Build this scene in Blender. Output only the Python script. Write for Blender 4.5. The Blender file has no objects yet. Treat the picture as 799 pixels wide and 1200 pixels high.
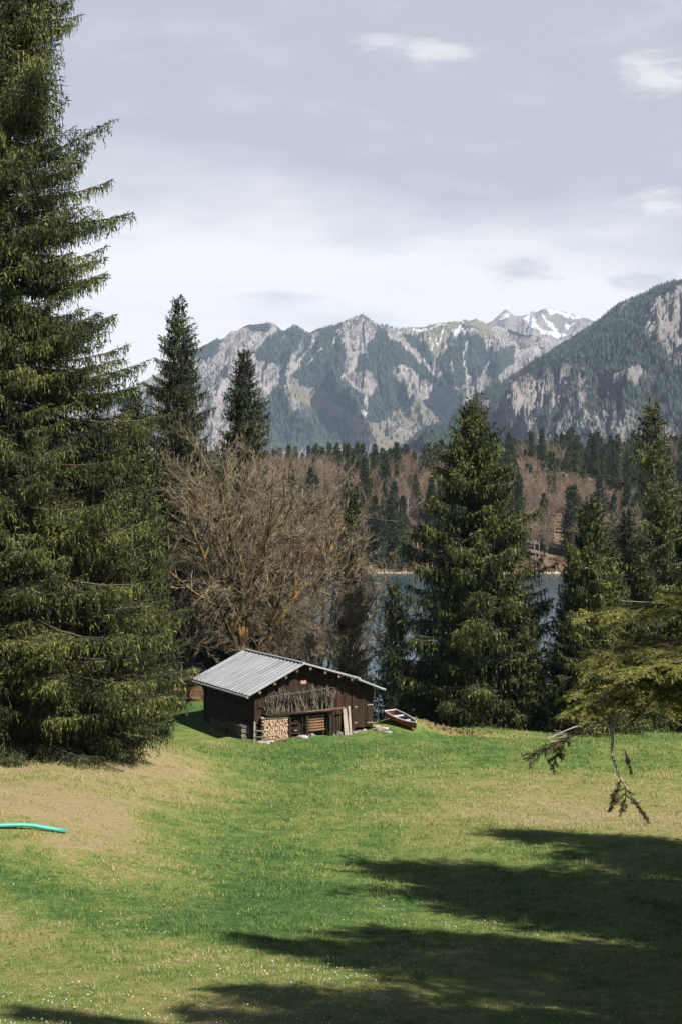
import bpy, math, random
import numpy as np
from mathutils import Vector, Matrix, Euler

SC = bpy.context.scene
COL = SC.collection
F = 1667.0            # focal length in photo pixels (1200 high)
HY = 590.0            # photo row of the eye level
R = math.radians
SUN_EL, SUN_BACK = R(47), R(42)
EXPO = 1.05
SUN = Vector((math.cos(SUN_EL) * math.cos(SUN_BACK), -math.cos(SUN_EL) * math.sin(SUN_BACK), math.sin(SUN_EL)))

# ------------------------------------------------------------------ helpers
def tag(o, label=None, cat=None, group=None, kind=None):
    if label: o['label'] = label
    if cat: o['category'] = cat
    if group: o['group'] = group
    if kind: o['kind'] = kind
    return o

def empty(name, loc, rz=0.0):
    o = bpy.data.objects.new(name, None)
    COL.objects.link(o)
    o.empty_display_size = 0.3
    o.location = loc
    o.rotation_euler = (0, 0, rz)
    return o

def link(name, me, parent=None, loc=None):
    o = bpy.data.objects.new(name, me)
    COL.objects.link(o)
    if parent is not None: o.parent = parent
    if loc is not None: o.location = loc
    return o

def np_mesh(name, V, faces, mats, attrs=None, smooth=False):
    """faces: list of (int array (n,k), material index). attrs: {name: per-vertex float array}"""
    me = bpy.data.meshes.new(name)
    V = np.asarray(V, dtype=np.float32)
    me.vertices.add(len(V)); me.vertices.foreach_set('co', V.ravel())
    faces = [(np.asarray(f, dtype=np.int32), m) for f, m in faces if len(f)]
    nl = sum(f.size for f, m in faces); nf = sum(len(f) for f, m in faces)
    me.loops.add(nl); me.polygons.add(nf)
    me.loops.foreach_set('vertex_index', np.concatenate([f.ravel() for f, m in faces]))
    tot = np.concatenate([np.full(len(f), f.shape[1], dtype=np.int32) for f, m in faces])
    st = np.zeros(nf, dtype=np.int32); st[1:] = np.cumsum(tot)[:-1]
    me.polygons.foreach_set('loop_start', st)
    me.polygons.foreach_set('loop_total', tot)
    me.polygons.foreach_set('material_index', np.concatenate([np.full(len(f), m, dtype=np.int32) for f, m in faces]))
    if smooth: me.polygons.foreach_set('use_smooth', np.ones(nf, dtype=bool))
    for m in mats: me.materials.append(m)
    if attrs:
        for k, a in attrs.items():
            at = me.attributes.new(k, 'FLOAT', 'POINT')
            at.data.foreach_set('value', np.asarray(a, dtype=np.float32))
    me.update(calc_edges=True)
    return me

def sm(t):
    t = np.clip(t, 0, 1); return t * t * (3 - 2 * t)

def _hash(ix, iy, seed):
    n = (ix.astype(np.int64) * 374761393 + iy.astype(np.int64) * 668265263 + seed * 974711) & 0x7fffffff
    n = ((n ^ (n >> 13)) * 1274126177) & 0x7fffffff
    n = n ^ (n >> 16)
    return (n & 0xffff) / 65535.0

def vnoise(x, y, seed=0):
    x = np.asarray(x, dtype=np.float64); y = np.asarray(y, dtype=np.float64)
    ix = np.floor(x); iy = np.floor(y); fx = x - ix; fy = y - iy
    ux = fx * fx * fx * (fx * (fx * 6 - 15) + 10); uy = fy * fy * fy * (fy * (fy * 6 - 15) + 10)
    ix = ix.astype(np.int64); iy = iy.astype(np.int64)
    a = _hash(ix, iy, seed); b = _hash(ix + 1, iy, seed); c = _hash(ix, iy + 1, seed); d = _hash(ix + 1, iy + 1, seed)
    return a + (b - a) * ux + (c - a) * uy + (a - b - c + d) * ux * uy

def fbm(x, y, seed=0, octv=4, gain=0.5):
    s = 0; a = 1; t = 0
    for i in range(octv):
        s = s + a * vnoise(x * 2 ** i + 17.3 * i, y * 2 ** i - 9.1 * i, seed + i * 31); t += a; a *= gain
    return s / t

def ridged(x, y, seed=0, octv=4, gain=0.5):
    s = 0; a = 1; t = 0
    for i in range(octv):
        s = s + a * (1 - np.abs(2 * vnoise(x * 2 ** i + 7.7 * i, y * 2 ** i + 3.1 * i, seed + i * 57) - 1)); t += a; a *= gain
    return s / t

# ------------------------------------------------------------------ materials
class NT:
    def __init__(self, name):
        self.m = bpy.data.materials.new(name); self.m.use_nodes = True
        self.t = self.m.node_tree; self.t.nodes.clear()
        self.out = self.t.nodes.new('ShaderNodeOutputMaterial')
    def n(self, typ, **kw):
        nd = self.t.nodes.new(typ)
        for k, v in kw.items():
            if k in nd.inputs: nd.inputs[k].default_value = v
            else: setattr(nd, k, v)
        return nd
    def l(self, a, b): self.t.links.new(a, b)
    def noise(self, vec, scale, detail=4, rough=0.6, dist=0.0):
        nd = self.n('ShaderNodeTexNoise', Scale=scale, Detail=detail, Roughness=rough, Distortion=dist)
        self.l(vec, nd.inputs['Vector']); return nd.outputs['Fac']
    def ramp(self, fac, stops):
        nd = self.n('ShaderNodeValToRGB'); cr = nd.color_ramp
        while len(cr.elements) < len(stops): cr.elements.new(0.5)
        for e, (p, c) in zip(cr.elements, stops):
            e.position = p; e.color = (*c, 1) if len(c) == 3 else c
        self.l(fac, nd.inputs['Fac']); return nd.outputs['Color']
    def fac(self, val, a, b):
        nd = self.n('ShaderNodeMapRange', interpolation_type='SMOOTHSTEP')
        nd.inputs['From Min'].default_value = a; nd.inputs['From Max'].default_value = b
        self.l(val, nd.inputs['Value']); return nd.outputs['Result']
    def math(self, op, a, b=None):
        nd = self.n('ShaderNodeMath', operation=op)
        for i, v in enumerate((a, b)):
            if v is None: continue
            if isinstance(v, (int, float)): nd.inputs[i].default_value = v
            else: self.l(v, nd.inputs[i])
        return nd.outputs[0]
    def mix(self, fac, a, b, mode='MIX'):
        nd = self.n('ShaderNodeMix', data_type='RGBA', blend_type=mode)
        for sock, v in ((nd.inputs[0], fac), (nd.inputs[6], a), (nd.inputs[7], b)):
            if isinstance(v, (int, float)): sock.default_value = v
            elif isinstance(v, tuple): sock.default_value = (*v, 1)
            else: self.l(v, sock)
        return nd.outputs[2]
    def attr(self, name): return self.n('ShaderNodeAttribute', attribute_name=name).outputs['Fac']
    def obj(self): return self.n('ShaderNodeTexCoord').outputs['Object']
    def pos(self): return self.n('ShaderNodeNewGeometry').outputs['Position']
    def bump(self, h, strength, dist):
        nd = self.n('ShaderNodeBump', Strength=strength, Distance=dist); self.l(h, nd.inputs['Height']); return nd.outputs['Normal']
    def principled(self, col, rough=0.8, spec=0.2, metal=0.0, normal=None):
        p = self.n('ShaderNodeBsdfPrincipled', Roughness=rough, Metallic=metal)
        p.inputs['Specular IOR Level'].default_value = spec
        if isinstance(col, tuple): p.inputs['Base Color'].default_value = (*col, 1)
        else: self.l(col, p.inputs['Base Color'])
        if normal is not None: self.l(normal, p.inputs['Normal'])
        return p
    def done(self, shader): self.l(shader, self.out.inputs['Surface']); return self.m

def simple(name, c1, c2, scale, rough=0.8, spec=0.2, stretch=(1, 1, 1), bump=0.0, bdist=0.02, metal=0.0, lo=0.35, hi=0.65, rnd=0.0):
    t = NT(name)
    mp = t.n('ShaderNodeMapping'); mp.inputs['Scale'].default_value = stretch
    t.l(t.obj(), mp.inputs['Vector'])
    f = t.noise(mp.outputs['Vector'], scale, 6, 0.65)
    col = t.ramp(f, [(lo, c1), (hi, c2)])
    if rnd:
        oi = t.n('ShaderNodeObjectInfo')
        k = t.math('ADD', t.math('MULTIPLY', oi.outputs['Random'], rnd), 1 - rnd / 2)
        vm = t.n('ShaderNodeVectorMath', operation='SCALE'); t.l(col, vm.inputs[0]); t.l(k, vm.inputs['Scale']); col = vm.outputs[0]
    nrm = t.bump(f, bump, bdist) if bump else None
    return t.done(t.principled(col, rough, spec, metal, nrm).outputs[0])

def foliage_mat(name, dark, mid, light, scale=0.45, transl=0.09, fine=6.0):
    t = NT(name)
    p = t.pos()
    a = t.noise(p, scale, 3, 0.6); b = t.noise(p, fine, 2, 0.5)
    s = t.math('ADD', t.math('ADD', t.math('MULTIPLY', a, 0.52), t.math('MULTIPLY', b, 0.30)), t.math('MULTIPLY', t.attr('tint'), 0.18))
    col = t.ramp(s, [(0.36, dark), (0.50, mid), (0.66, light)])
    oi = t.n('ShaderNodeObjectInfo')
    k = t.math('ADD', t.math('MULTIPLY', oi.outputs['Random'], 0.4), 0.8)
    vm = t.n('ShaderNodeVectorMath', operation='SCALE'); t.l(col, vm.inputs[0]); t.l(k, vm.inputs['Scale']); col = vm.outputs[0]
    pr = t.principled(col, 0.6, 0.25)
    tr = t.n('ShaderNodeBsdfTranslucent'); t.l(col, tr.inputs['Color'])
    mx = t.n('ShaderNodeMixShader'); mx.inputs[0].default_value = transl
    t.l(pr.outputs[0], mx.inputs[1]); t.l(tr.outputs[0], mx.inputs[2])
    return t.done(mx.outputs[0])

M = {}
M['needles'] = foliage_mat('spruce_needles', (0.005, 0.010, 0.003), (0.030, 0.042, 0.010), (0.160, 0.165, 0.036))
M['needles_dark'] = foliage_mat('dark_spruce_needles', (0.004, 0.008, 0.003), (0.018, 0.027, 0.008), (0.100, 0.108, 0.028))
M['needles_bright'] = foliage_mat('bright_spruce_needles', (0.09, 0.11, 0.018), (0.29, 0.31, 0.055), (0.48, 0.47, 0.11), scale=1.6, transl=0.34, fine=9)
M['needles_far'] = foliage_mat('far_conifer_needles', (0.012, 0.020, 0.008), (0.030, 0.042, 0.014), (0.075, 0.085, 0.026), scale=0.12, transl=0.15, fine=0.8)
M['bark'] = simple('spruce_bark', (0.05, 0.037, 0.028), (0.13, 0.10, 0.075), 9, 0.9, 0.1, (1, 1, 0.25), 0.6, 0.03)
M['pale_bark'] = simple('pale_dead_bark', (0.16, 0.135, 0.11), (0.34, 0.295, 0.245), 9, 0.9, 0.1, (1, 1, 0.25), 0.5, 0.03)
M['moss_bark'] = simple('mossy_bark', (0.035, 0.026, 0.016), (0.205, 0.128, 0.038), 1.1, 0.95, 0.1, (1, 1, 0.6), 0.7, 0.05, lo=0.45, hi=0.62)
M['twigs'] = simple('bare_twigs', (0.04, 0.03, 0.02), (0.30, 0.24, 0.165), 1.4, 0.9, 0.1, lo=0.35, hi=0.65)
M['twigs_pale'] = simple('pale_twigs', (0.18, 0.155, 0.125), (0.32, 0.28, 0.23), 0.7, 0.9, 0.1)
M['beech_bark'] = simple('grey_beech_bark', (0.14, 0.12, 0.10), (0.30, 0.265, 0.23), 1.2, 0.9, 0.1, (1, 1, 0.3))
M['beech_twigs'] = simple('reddish_beech_twigs', (0.14, 0.098, 0.070), (0.31, 0.225, 0.165), 0.15, 0.9, 0.1, rnd=0.5)

# ------------------------------------------------------------------ terrain
_T = np.arange(-60, 1400, 0.5)
def _prof(pts, win):
    z = np.interp(_T, [p[0] for p in pts], [p[1] for p in pts])
    k = np.hanning(int(win / 0.5) * 2 + 1); k /= k.sum()
    zp = np.pad(z, len(k) // 2, mode='edge')
    return np.convolve(zp, k, mode='valid')
_far = [(150, -27.5), (400, -27.5), (436, -25), (446, -22.1), (455, -18.5), (490, -11), (540, -5), (620, 1), (720, 6), (820, 9), (1000, 8), (1300, 2)]
_near = [(-60, 3), (0, -1.75), (5, -3.3), (12, -5.65), (18, -7.2), (22, -8.05), (32, -9.6), (45, -11.07), (57, -12.25), (75, -13.9), (86, -14.35), (93, -14.72), (98, -15.45), (106, -18.3), (115, -21.6), (122, -23.5), (135, -26)]
_near2 = [p for p in _near if p[0] <= 86] + [(100, -14.3), (124, -14.9), (136, -18.5), (145, -22.5)]
PA = _prof(_near + _far, 4.0); PB = _prof(_near2 + _far, 4.0)

def ground_z(x, y):
    x = np.asarray(x, dtype=np.float64); y = np.asarray(y, dtype=np.float64)
    a = np.interp(y, _T, PA); b = np.interp(y, _T, PB)
    w = sm((3 - x) / 8.0)
    z = a + (b - a) * w
    near = sm((135 - y) / 20.0)
    z = z + 1.9 * sm((-x - 2.5) / 9) * sm((y - 29) / 17) * sm((84 - y) / 14) * near
    z = z + 2.5 * sm((-x - 14) / 22) * sm((y - 15) / 25) * sm((100 - y) / 30)
    z = z - 0.35 * sm((x - 4) / 14) * sm((y - 55) / 30) * near
    z = z + 0.95 * np.exp(-((x - 4.0) / 2.2) ** 2 - ((y - 92.0) / 3.4) ** 2)
    pad = np.exp(-((x + 2) / 9) ** 4 - ((y - 90) / 7) ** 4)
    z = z + near * (1 - 0.9 * pad) * (0.55 * (fbm(x / 11, y / 11, 3, 3) - 0.5) + 0.16 * (fbm(x / 1.2, y / 1.2, 5, 2) - 0.5))
    far = sm((y - 440) / 60)
    z = z + far * ((fbm(x / 90, y / 90, 9, 3) - 0.5) * 14 + 7 * sm((x - 30) / 90) * sm((y - 520) / 150))
    return z

def gz(x, y): return float(ground_z(np.array([x]), np.array([y]))[0])

def gp(px, py):
    """the ground point seen at a photo pixel (used to measure where things stand)"""
    t = (px - 400) / F; r = (py - HY) / F
    D = np.arange(8, 130, 0.05)
    d = -ground_z(t * D, D) / D - r
    i = np.argmax(d <= 0) if (d <= 0).any() else np.argmin(d)
    return float(t * D[i]), float(D[i])

def polydist(x, y, pts):
    d = np.full(x.shape, 1e9)
    for (x0, y0), (x1, y1) in zip(pts[:-1], pts[1:]):
        vx, vy = x1 - x0, y1 - y0; l2 = vx * vx + vy * vy
        t = np.clip(((x - x0) * vx + (y - y0) * vy) / l2, 0, 1)
        d = np.minimum(d, np.hypot(x - x0 - t * vx, y - y0 - t * vy))
    return d

STRIP = [gp(*p) for p in [(-60, 1010), (20, 1025), (70, 1048), (140, 1082), (220, 1090), (300, 1078), (350, 1040)]]
TRACK = [gp(*p) for p in [(330, 1075), (372, 1010), (385, 960), (375, 915), (345, 885)]]
TRACK_LEFT = [gp(*p) for p in [(290, 1090), (335, 1030), (362, 970), (366, 930)]]
TRACK_RIGHT = [gp(*p) for p in [(345, 1085), (382, 1020), (396, 965), (392, 925)]]
def green_mask(x, y):
    """how green the turf is there: 0 straw, 1 lush"""
    x0_, y0_ = x, y
    x = x + 1.6 * (fbm(x0_ / 1.7, y0_ / 1.7, 61, 4, .6) - .5); y = y + 2.6 * (fbm(x0_ / 1.7 + 9, y0_ / 1.7, 62, 4, .6) - .5)
    g = 0.53 + 0 * x
    g += 0.42 * np.exp(-(polydist(x, y, STRIP) / 1.1) ** 2)
    g += 0.20 * np.exp(-(polydist(x, y, TRACK) / 3.4) ** 2)
    g -= 0.16 * np.exp(-(polydist(x, y, TRACK_LEFT) / 0.28) ** 2) + 0.16 * np.exp(-(polydist(x, y, TRACK_RIGHT) / 0.28) ** 2)
    g += 0.12 * sm((y - 66) / 14)
    g -= 0.42 * sm((-x - 3.5) / 6) * sm((y - 38) / 8) * sm((80 - y) / 14)
    g += 0.3 * sm((-x - 9.5) / 2.5) * sm((y - 84) / 6)
    g -= 0.55 * np.exp(-((x - 4.8) / 2.2) ** 2 - ((y - 92) / 2.6) ** 2)
    cx, cy = gp(690, 965)
    g -= 0.30 * np.exp(-((x - cx) / 9) ** 2 - ((y - cy) / 6) ** 2)
    g -= 0.28 * np.exp(-((x - 15) / 9) ** 2 - ((y - 62) / 12) ** 2)
    for (px, py, rx, ry, a) in [(95, 985, 1.6, 2.4, .3), (110, 950, 2.2, 2.2, .28), (25, 935, 2.5, 2.5, .3), (10, 1075, 1.5, 1.2, .25), (60, 1120, 2, 1.0, .15), (560, 862, 1.6, .9, .6)]:
        cx, cy = gp(px, py); g -= a * np.exp(-((x - cx) / rx) ** 2 - ((y - cy) / ry) ** 2)
    return np.clip(g + 0.8 * (fbm(x / 1.6, y / 2.2, 21, 5, 0.65) - 0.5) + 0.45 * (fbm(x / 9, y / 12, 22, 3) - 0.5), 0, 1)

def build_ground():
    xs = np.concatenate([-np.geomspace(40, 9000, 70)[::-1], np.arange(-39.6, 39.7, 0.4), np.geomspace(40, 9000, 70)])
    ys = np.concatenate([np.arange(-60, 10, 3.0), np.arange(10, 112, 0.4), np.arange(112, 170, 2.0), np.geomspace(170, 430, 30), np.arange(434, 620, 4.0), np.geomspace(622, 9400, 60)])
    X, Y = np.meshgrid(xs, ys)
    Z = ground_z(X, Y)
    n, m = X.shape
    idx = np.arange(n * m).reshape(n, m)
    Q = np.stack([idx[:-1, :-1], idx[:-1, 1:], idx[1:, 1:], idx[1:, :-1]], -1).reshape(-1, 4)
    g = green_mask(X, Y)
    far = sm((Y - 300) / 60)
    t = NT('meadow_turf')
    p = t.pos(); ga = t.attr('green')
    fine = t.noise(p, 9.0, 6, 0.75); mid = t.noise(p, 2.4, 6, 0.7)
    f = t.math('ADD', ga, t.math('MULTIPLY', t.math('SUBTRACT', fine, 0.5), 1.9))
    f = t.math('ADD', f, t.math('MULTIPLY', t.math('SUBTRACT', mid, 0.5), 1.5))
    c = t.ramp(f, [(0.0, (0.30, 0.235, 0.135)), (0.22, (0.265, 0.225, 0.088)), (0.46, (0.172, 0.200, 0.053)), (0.68, (0.110, 0.170, 0.042)), (1.0, (0.050, 0.105, 0.030))])
    lit = t.noise(p, 0.18, 6, 0.7)
    c2 = t.ramp(lit, [(0.35, (0.06, 0.036, 0.022)), (0.5, (0.12, 0.078, 0.048)), (0.64, (0.20, 0.14, 0.088))])
    col = t.mix(t.attr('far'), c, c2)
    bh = t.math('ADD', t.noise(p, 22, 4, 0.7), t.math('MULTIPLY', t.noise(p, 4.0, 5, 0.75), 2.0))
    nrm = t.bump(bh, 0.9, 0.09)
    mt = t.done(t.principled(col, 0.95, 0.08, normal=nrm).outputs[0])
    me = np_mesh('ground', np.stack([X, Y, Z], -1).reshape(-1, 3), [(Q, 0)], [mt], {'green': g.ravel(), 'far': far.ravel()}, smooth=True)
    tag(link('ground', me), kind='structure')

    # water
    t = NT('lake_water')
    p = t.pos(); mp = t.n('ShaderNodeMapping'); mp.inputs['Scale'].default_value = (0.5, 1.6, 1); t.l(p, mp.inputs['Vector'])
    h = t.noise(mp.outputs['Vector'], 1.2, 4, 0.6)
    pr = t.principled((0.014, 0.040, 0.050), 0.22, 0.35, normal=t.bump(h, 0.30, 0.05)); pr.inputs['Specular Tint'].default_value = (0.72, 0.9, 1.0, 1)
    mt = t.done(pr.outputs[0])
    V = [(-3000, 105, -22), (3000, 105, -22), (3000, 470, -22), (-3000, 470, -22)]
    tag(link('lake_water', np_mesh('lake_water', V, [([[0, 1, 2, 3]], 0)], [mt])), kind='structure')
    # pale gravel shore line on the far bank is part of the terrain: a thin beach strip
    rng = np.random.default_rng(4)
    xs2 = np.arange(-120, 200, 2.0)
    def zline(x, z):
        yy = np.arange(425, 465, 0.1)
        return np.array([yy[np.argmax(ground_z(np.full_like(yy, a), yy) > z)] for a in x])
    y0 = zline(xs2, -22.2); y1 = zline(xs2, -21.62) + rng.normal(0, 0.2, len(xs2))
    V = np.concatenate([np.stack([xs2, y0, ground_z(xs2, y0) + 0.15], 1), np.stack([xs2, y1, ground_z(xs2, y1) + 0.15], 1)])
    k = len(xs2); i = np.arange(k - 1)
    Q = np.stack([i, i + 1, i + 1 + k, i + k], 1)
    tag(link('beach', np_mesh('beach', V, [(Q, 0)], [simple('shore_gravel', (0.13, 0.11, 0.085), (0.34, 0.30, 0.25), 0.4, 0.9)])), kind='structure')

build_ground()

# ------------------------------------------------------------------ grass and flowers (stuff)
def build_grass():
    rng = np.random.default_rng(11)
    bands = [(18.5, 27, 520, 0.05, 0.008), (27, 36, 300, 0.06, 0.011), (36, 50, 150, 0.07, 0.016), (50, 70, 75, 0.085, 0.024), (70, 96, 40, 0.10, 0.034)]
    P = []; H = []; W = []
    for d0, d1, dens, h, w in bands:
        n = int(0.30 * (d1 * d1 - d0 * d0) * dens)
        D = np.sqrt(rng.uniform(d0 * d0, d1 * d1, n)); t = rng.uniform(-0.30, 0.30, n)
        P.append(np.stack([t * D, D], 1)); H.append(np.full(n, h)); W.append(np.full(n, w))
    P = np.concatenate(P); H = np.concatenate(H); W = np.concatenate(W)
    g = green_mask(P[:, 0], P[:, 1])
    clump = fbm(P[:, 0] / 0.5, P[:, 1] / 0.5, 41, 3)
    inbarn = (np.abs(P[:, 0] + 2.6) < 8) & (P[:, 1] > 85.5)
    clump2 = fbm(P[:, 0] / 0.28, P[:, 1] / 0.28, 43, 2)
    keep = (rng.random(len(P)) < np.clip(0.48 + 2.2 * (clump - 0.42) + 0.25 * g, 0.12, 1)) & ~inbarn
    P = P[keep]; H = H[keep]; W = W[keep]; g = g[keep]; clump = clump[keep]; clump2 = clump2[keep]
    n = len(P)
    base = np.stack([P[:, 0], P[:, 1], ground_z(P[:, 0], P[:, 1]) - 0.005], 1)
    H = H * rng.uniform(0.5, 1.5, n) * (0.3 + 2.6 * np.clip(clump - .25, 0, 1)) * (0.8 + 0.5 * g)
    Vs = []; G = []
    for b in range(2):
        az = rng.uniform(0, 2 * np.pi, n); lean = rng.uniform(0.1, 1.1, n) * H
        off = rng.normal(0, 0.02, (n, 2)) * (W[:, None] / 0.01)
        c = base.copy(); c[:, :2] += off
        d = np.stack([np.cos(az), np.sin(az), np.zeros(n)], 1) * W[:, None] * 0.5
        top = c + np.stack([np.cos(az + 1.6) * lean, np.sin(az + 1.6) * lean, H * rng.uniform(0.7, 1.1, n)], 1)
        Vs.append(np.stack([c - d, c + d, top], 1))
        gg = np.clip(g + 1.1 * (clump2 - .5) + rng.normal(0, 0.26, n), 0, 1); G.append(np.repeat(gg, 3))
    V = np.concatenate(Vs).reshape(-1, 3); T = np.arange(len(V)).reshape(-1, 3)
    t = NT('grass_blades')
    c = t.ramp(t.attr('green'), [(0.0, (0.38, 0.31, 0.185)), (0.22, (0.34, 0.29, 0.12)), (0.46, (0.232, 0.268, 0.074)), (0.68, (0.150, 0.224, 0.056)), (1.0, (0.060, 0.125, 0.034))])
    pr = t.principled(c, 0.7, 0.15)
    tr = t.n('ShaderNodeBsdfTranslucent'); t.l(c, tr.inputs['Color'])
    mx = t.n('ShaderNodeMixShader'); mx.inputs[0].default_value = 0.3
    t.l(pr.outputs[0], mx.inputs[1]); t.l(tr.outputs[0], mx.inputs[2])
    me = np_mesh('grass', V, [(T, 0)], [t.done(mx.outputs[0])], {'green': np.concatenate(G)})
    tag(link('grass', me), 'short spring turf of mixed green and straw coloured blades', 'grass', kind='stuff')

    # white crocuses
    n = 5200
    D = 19 + 30 * rng.random(n) ** 1.7; t_ = rng.uniform(-0.29, 0.29, n)
    x = t_ * D; y = D
    k = fbm(x / 2.5, y / 2.5, 77, 3) + 0.18 * sm((x + 2) / 6) + rng.normal(0, 0.06, n)
    sel = (k > 0.50) & (green_mask(x, y) > 0.2); x = x[sel]; y = y[sel]; n = len(x)
    z = ground_z(x, y) + rng.uniform(0.025, 0.06, n)
    c = np.stack([x, y, z], 1); s = rng.uniform(0.006, 0.0135, n)
    Vs = []
    for kx in range(4):
        a = kx * np.pi / 2 + rng.uniform(0, 6, n)
        o = np.stack([np.cos(a), np.sin(a), np.full(n, 0.9)], 1) * s[:, None]
        sd = np.stack([-np.sin(a), np.cos(a), np.full(n, 0.5)], 1) * s[:, None] * 0.6
        Vs.append(np.stack([c, c + o * 0.8 - sd, c + o * 1.3, c + o * 0.8 + sd], 1))
    V = np.concatenate(Vs).reshape(-1, 3); Q = np.arange(len(V)).reshape(-1, 4)
    me = np_mesh('crocus_flowers', V, [(Q, 0)], [simple('white_petals', (0.62, 0.60, 0.55), (0.8, 0.78, 0.76), 3, 0.6)])
    tag(link('crocus_flowers', me), 'tiny white spring flowers sprinkled over the meadow', 'flowers', kind='stuff')

build_grass()

# ------------------------------------------------------------------ tubes
def tubes(P0, P1, r0, r1, sides):
    """independent tapered prisms for arrays of segments"""
    P0 = np.asarray(P0, float); P1 = np.asarray(P1, float); n = len(P0)
    d = P1 - P0; L = np.linalg.norm(d, axis=1, keepdims=True) + 1e-9; d = d / L
    up = np.where(np.abs(d[:, 2:3]) > 0.9, np.array([[1.0, 0, 0]]), np.array([[0, 0, 1.0]]))
    u = np.cross(d, up); u /= np.linalg.norm(u, axis=1, keepdims=True); v = np.cross(d, u)
    a = np.arange(sides) * 2 * np.pi / sides
    ring = u[:, None, :] * np.cos(a)[None, :, None] + v[:, None, :] * np.sin(a)[None, :, None]
    A = P0[:, None, :] + ring * np.asarray(r0)[:, None, None]
    B = P1[:, None, :] + ring * np.asarray(r1)[:, None, None]
    V = np.concatenate([A, B], 1).reshape(-1, 3)
    base = (np.arange(n) * 2 * sides)[:, None]
    k = np.arange(sides)[None, :]; k2 = (k + 1) % sides
    Q = np.stack([base + k, base + k2, base + sides + k2, base + sides + k], -1).reshape(-1, 4)
    return V, Q

def polytube(pts, rad, sides=10):
    pts = np.asarray(pts, float); n = len(pts); rad = np.asarray(rad, float)
    d = np.gradient(pts, axis=0); d /= np.linalg.norm(d, axis=1, keepdims=True)
    ref = np.array([1.0, 0.1, 0]) if abs(d[0, 2]) > 0.7 else np.array([0, 0, 1.0])
    u = np.cross(d, ref); u /= np.linalg.norm(u, axis=1, keepdims=True); v = np.cross(d, u)
    a = np.arange(sides) * 2 * np.pi / sides
    V = (pts[:, None, :] + (u[:, None, :] * np.cos(a)[None, :, None] + v[:, None, :] * np.sin(a)[None, :, None]) * rad[:, None, None]).reshape(-1, 3)
    idx = np.arange(n * sides).reshape(n, sides); nx = np.roll(idx, -1, 1)
    Q = np.stack([idx[:-1], nx[:-1], nx[1:], idx[1:]], -1).reshape(-1, 4)
    V = np.vstack([V, pts[-1:], pts[:1]])
    T = np.concatenate([np.stack([idx[-1], nx[-1], np.full(sides, len(V) - 2)], -1), np.stack([nx[0], idx[0], np.full(sides, len(V) - 1)], -1)])
    return V, Q, T

# ------------------------------------------------------------------ spruce foliage
def bez(P0, P1, P2, s):
    s = s[:, None]
    B = P0 * (1 - s) ** 2 + P1 * 2 * s * (1 - s) + P2 * s * s
    T = (P1 - P0) * 2 * (1 - s) + (P2 - P1) * 2 * s
    return B, T / (np.linalg.norm(T, axis=1, keepdims=True) + 1e-9)

def unit(a): return a / (np.linalg.norm(a, axis=1, keepdims=True) + 1e-9)

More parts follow.
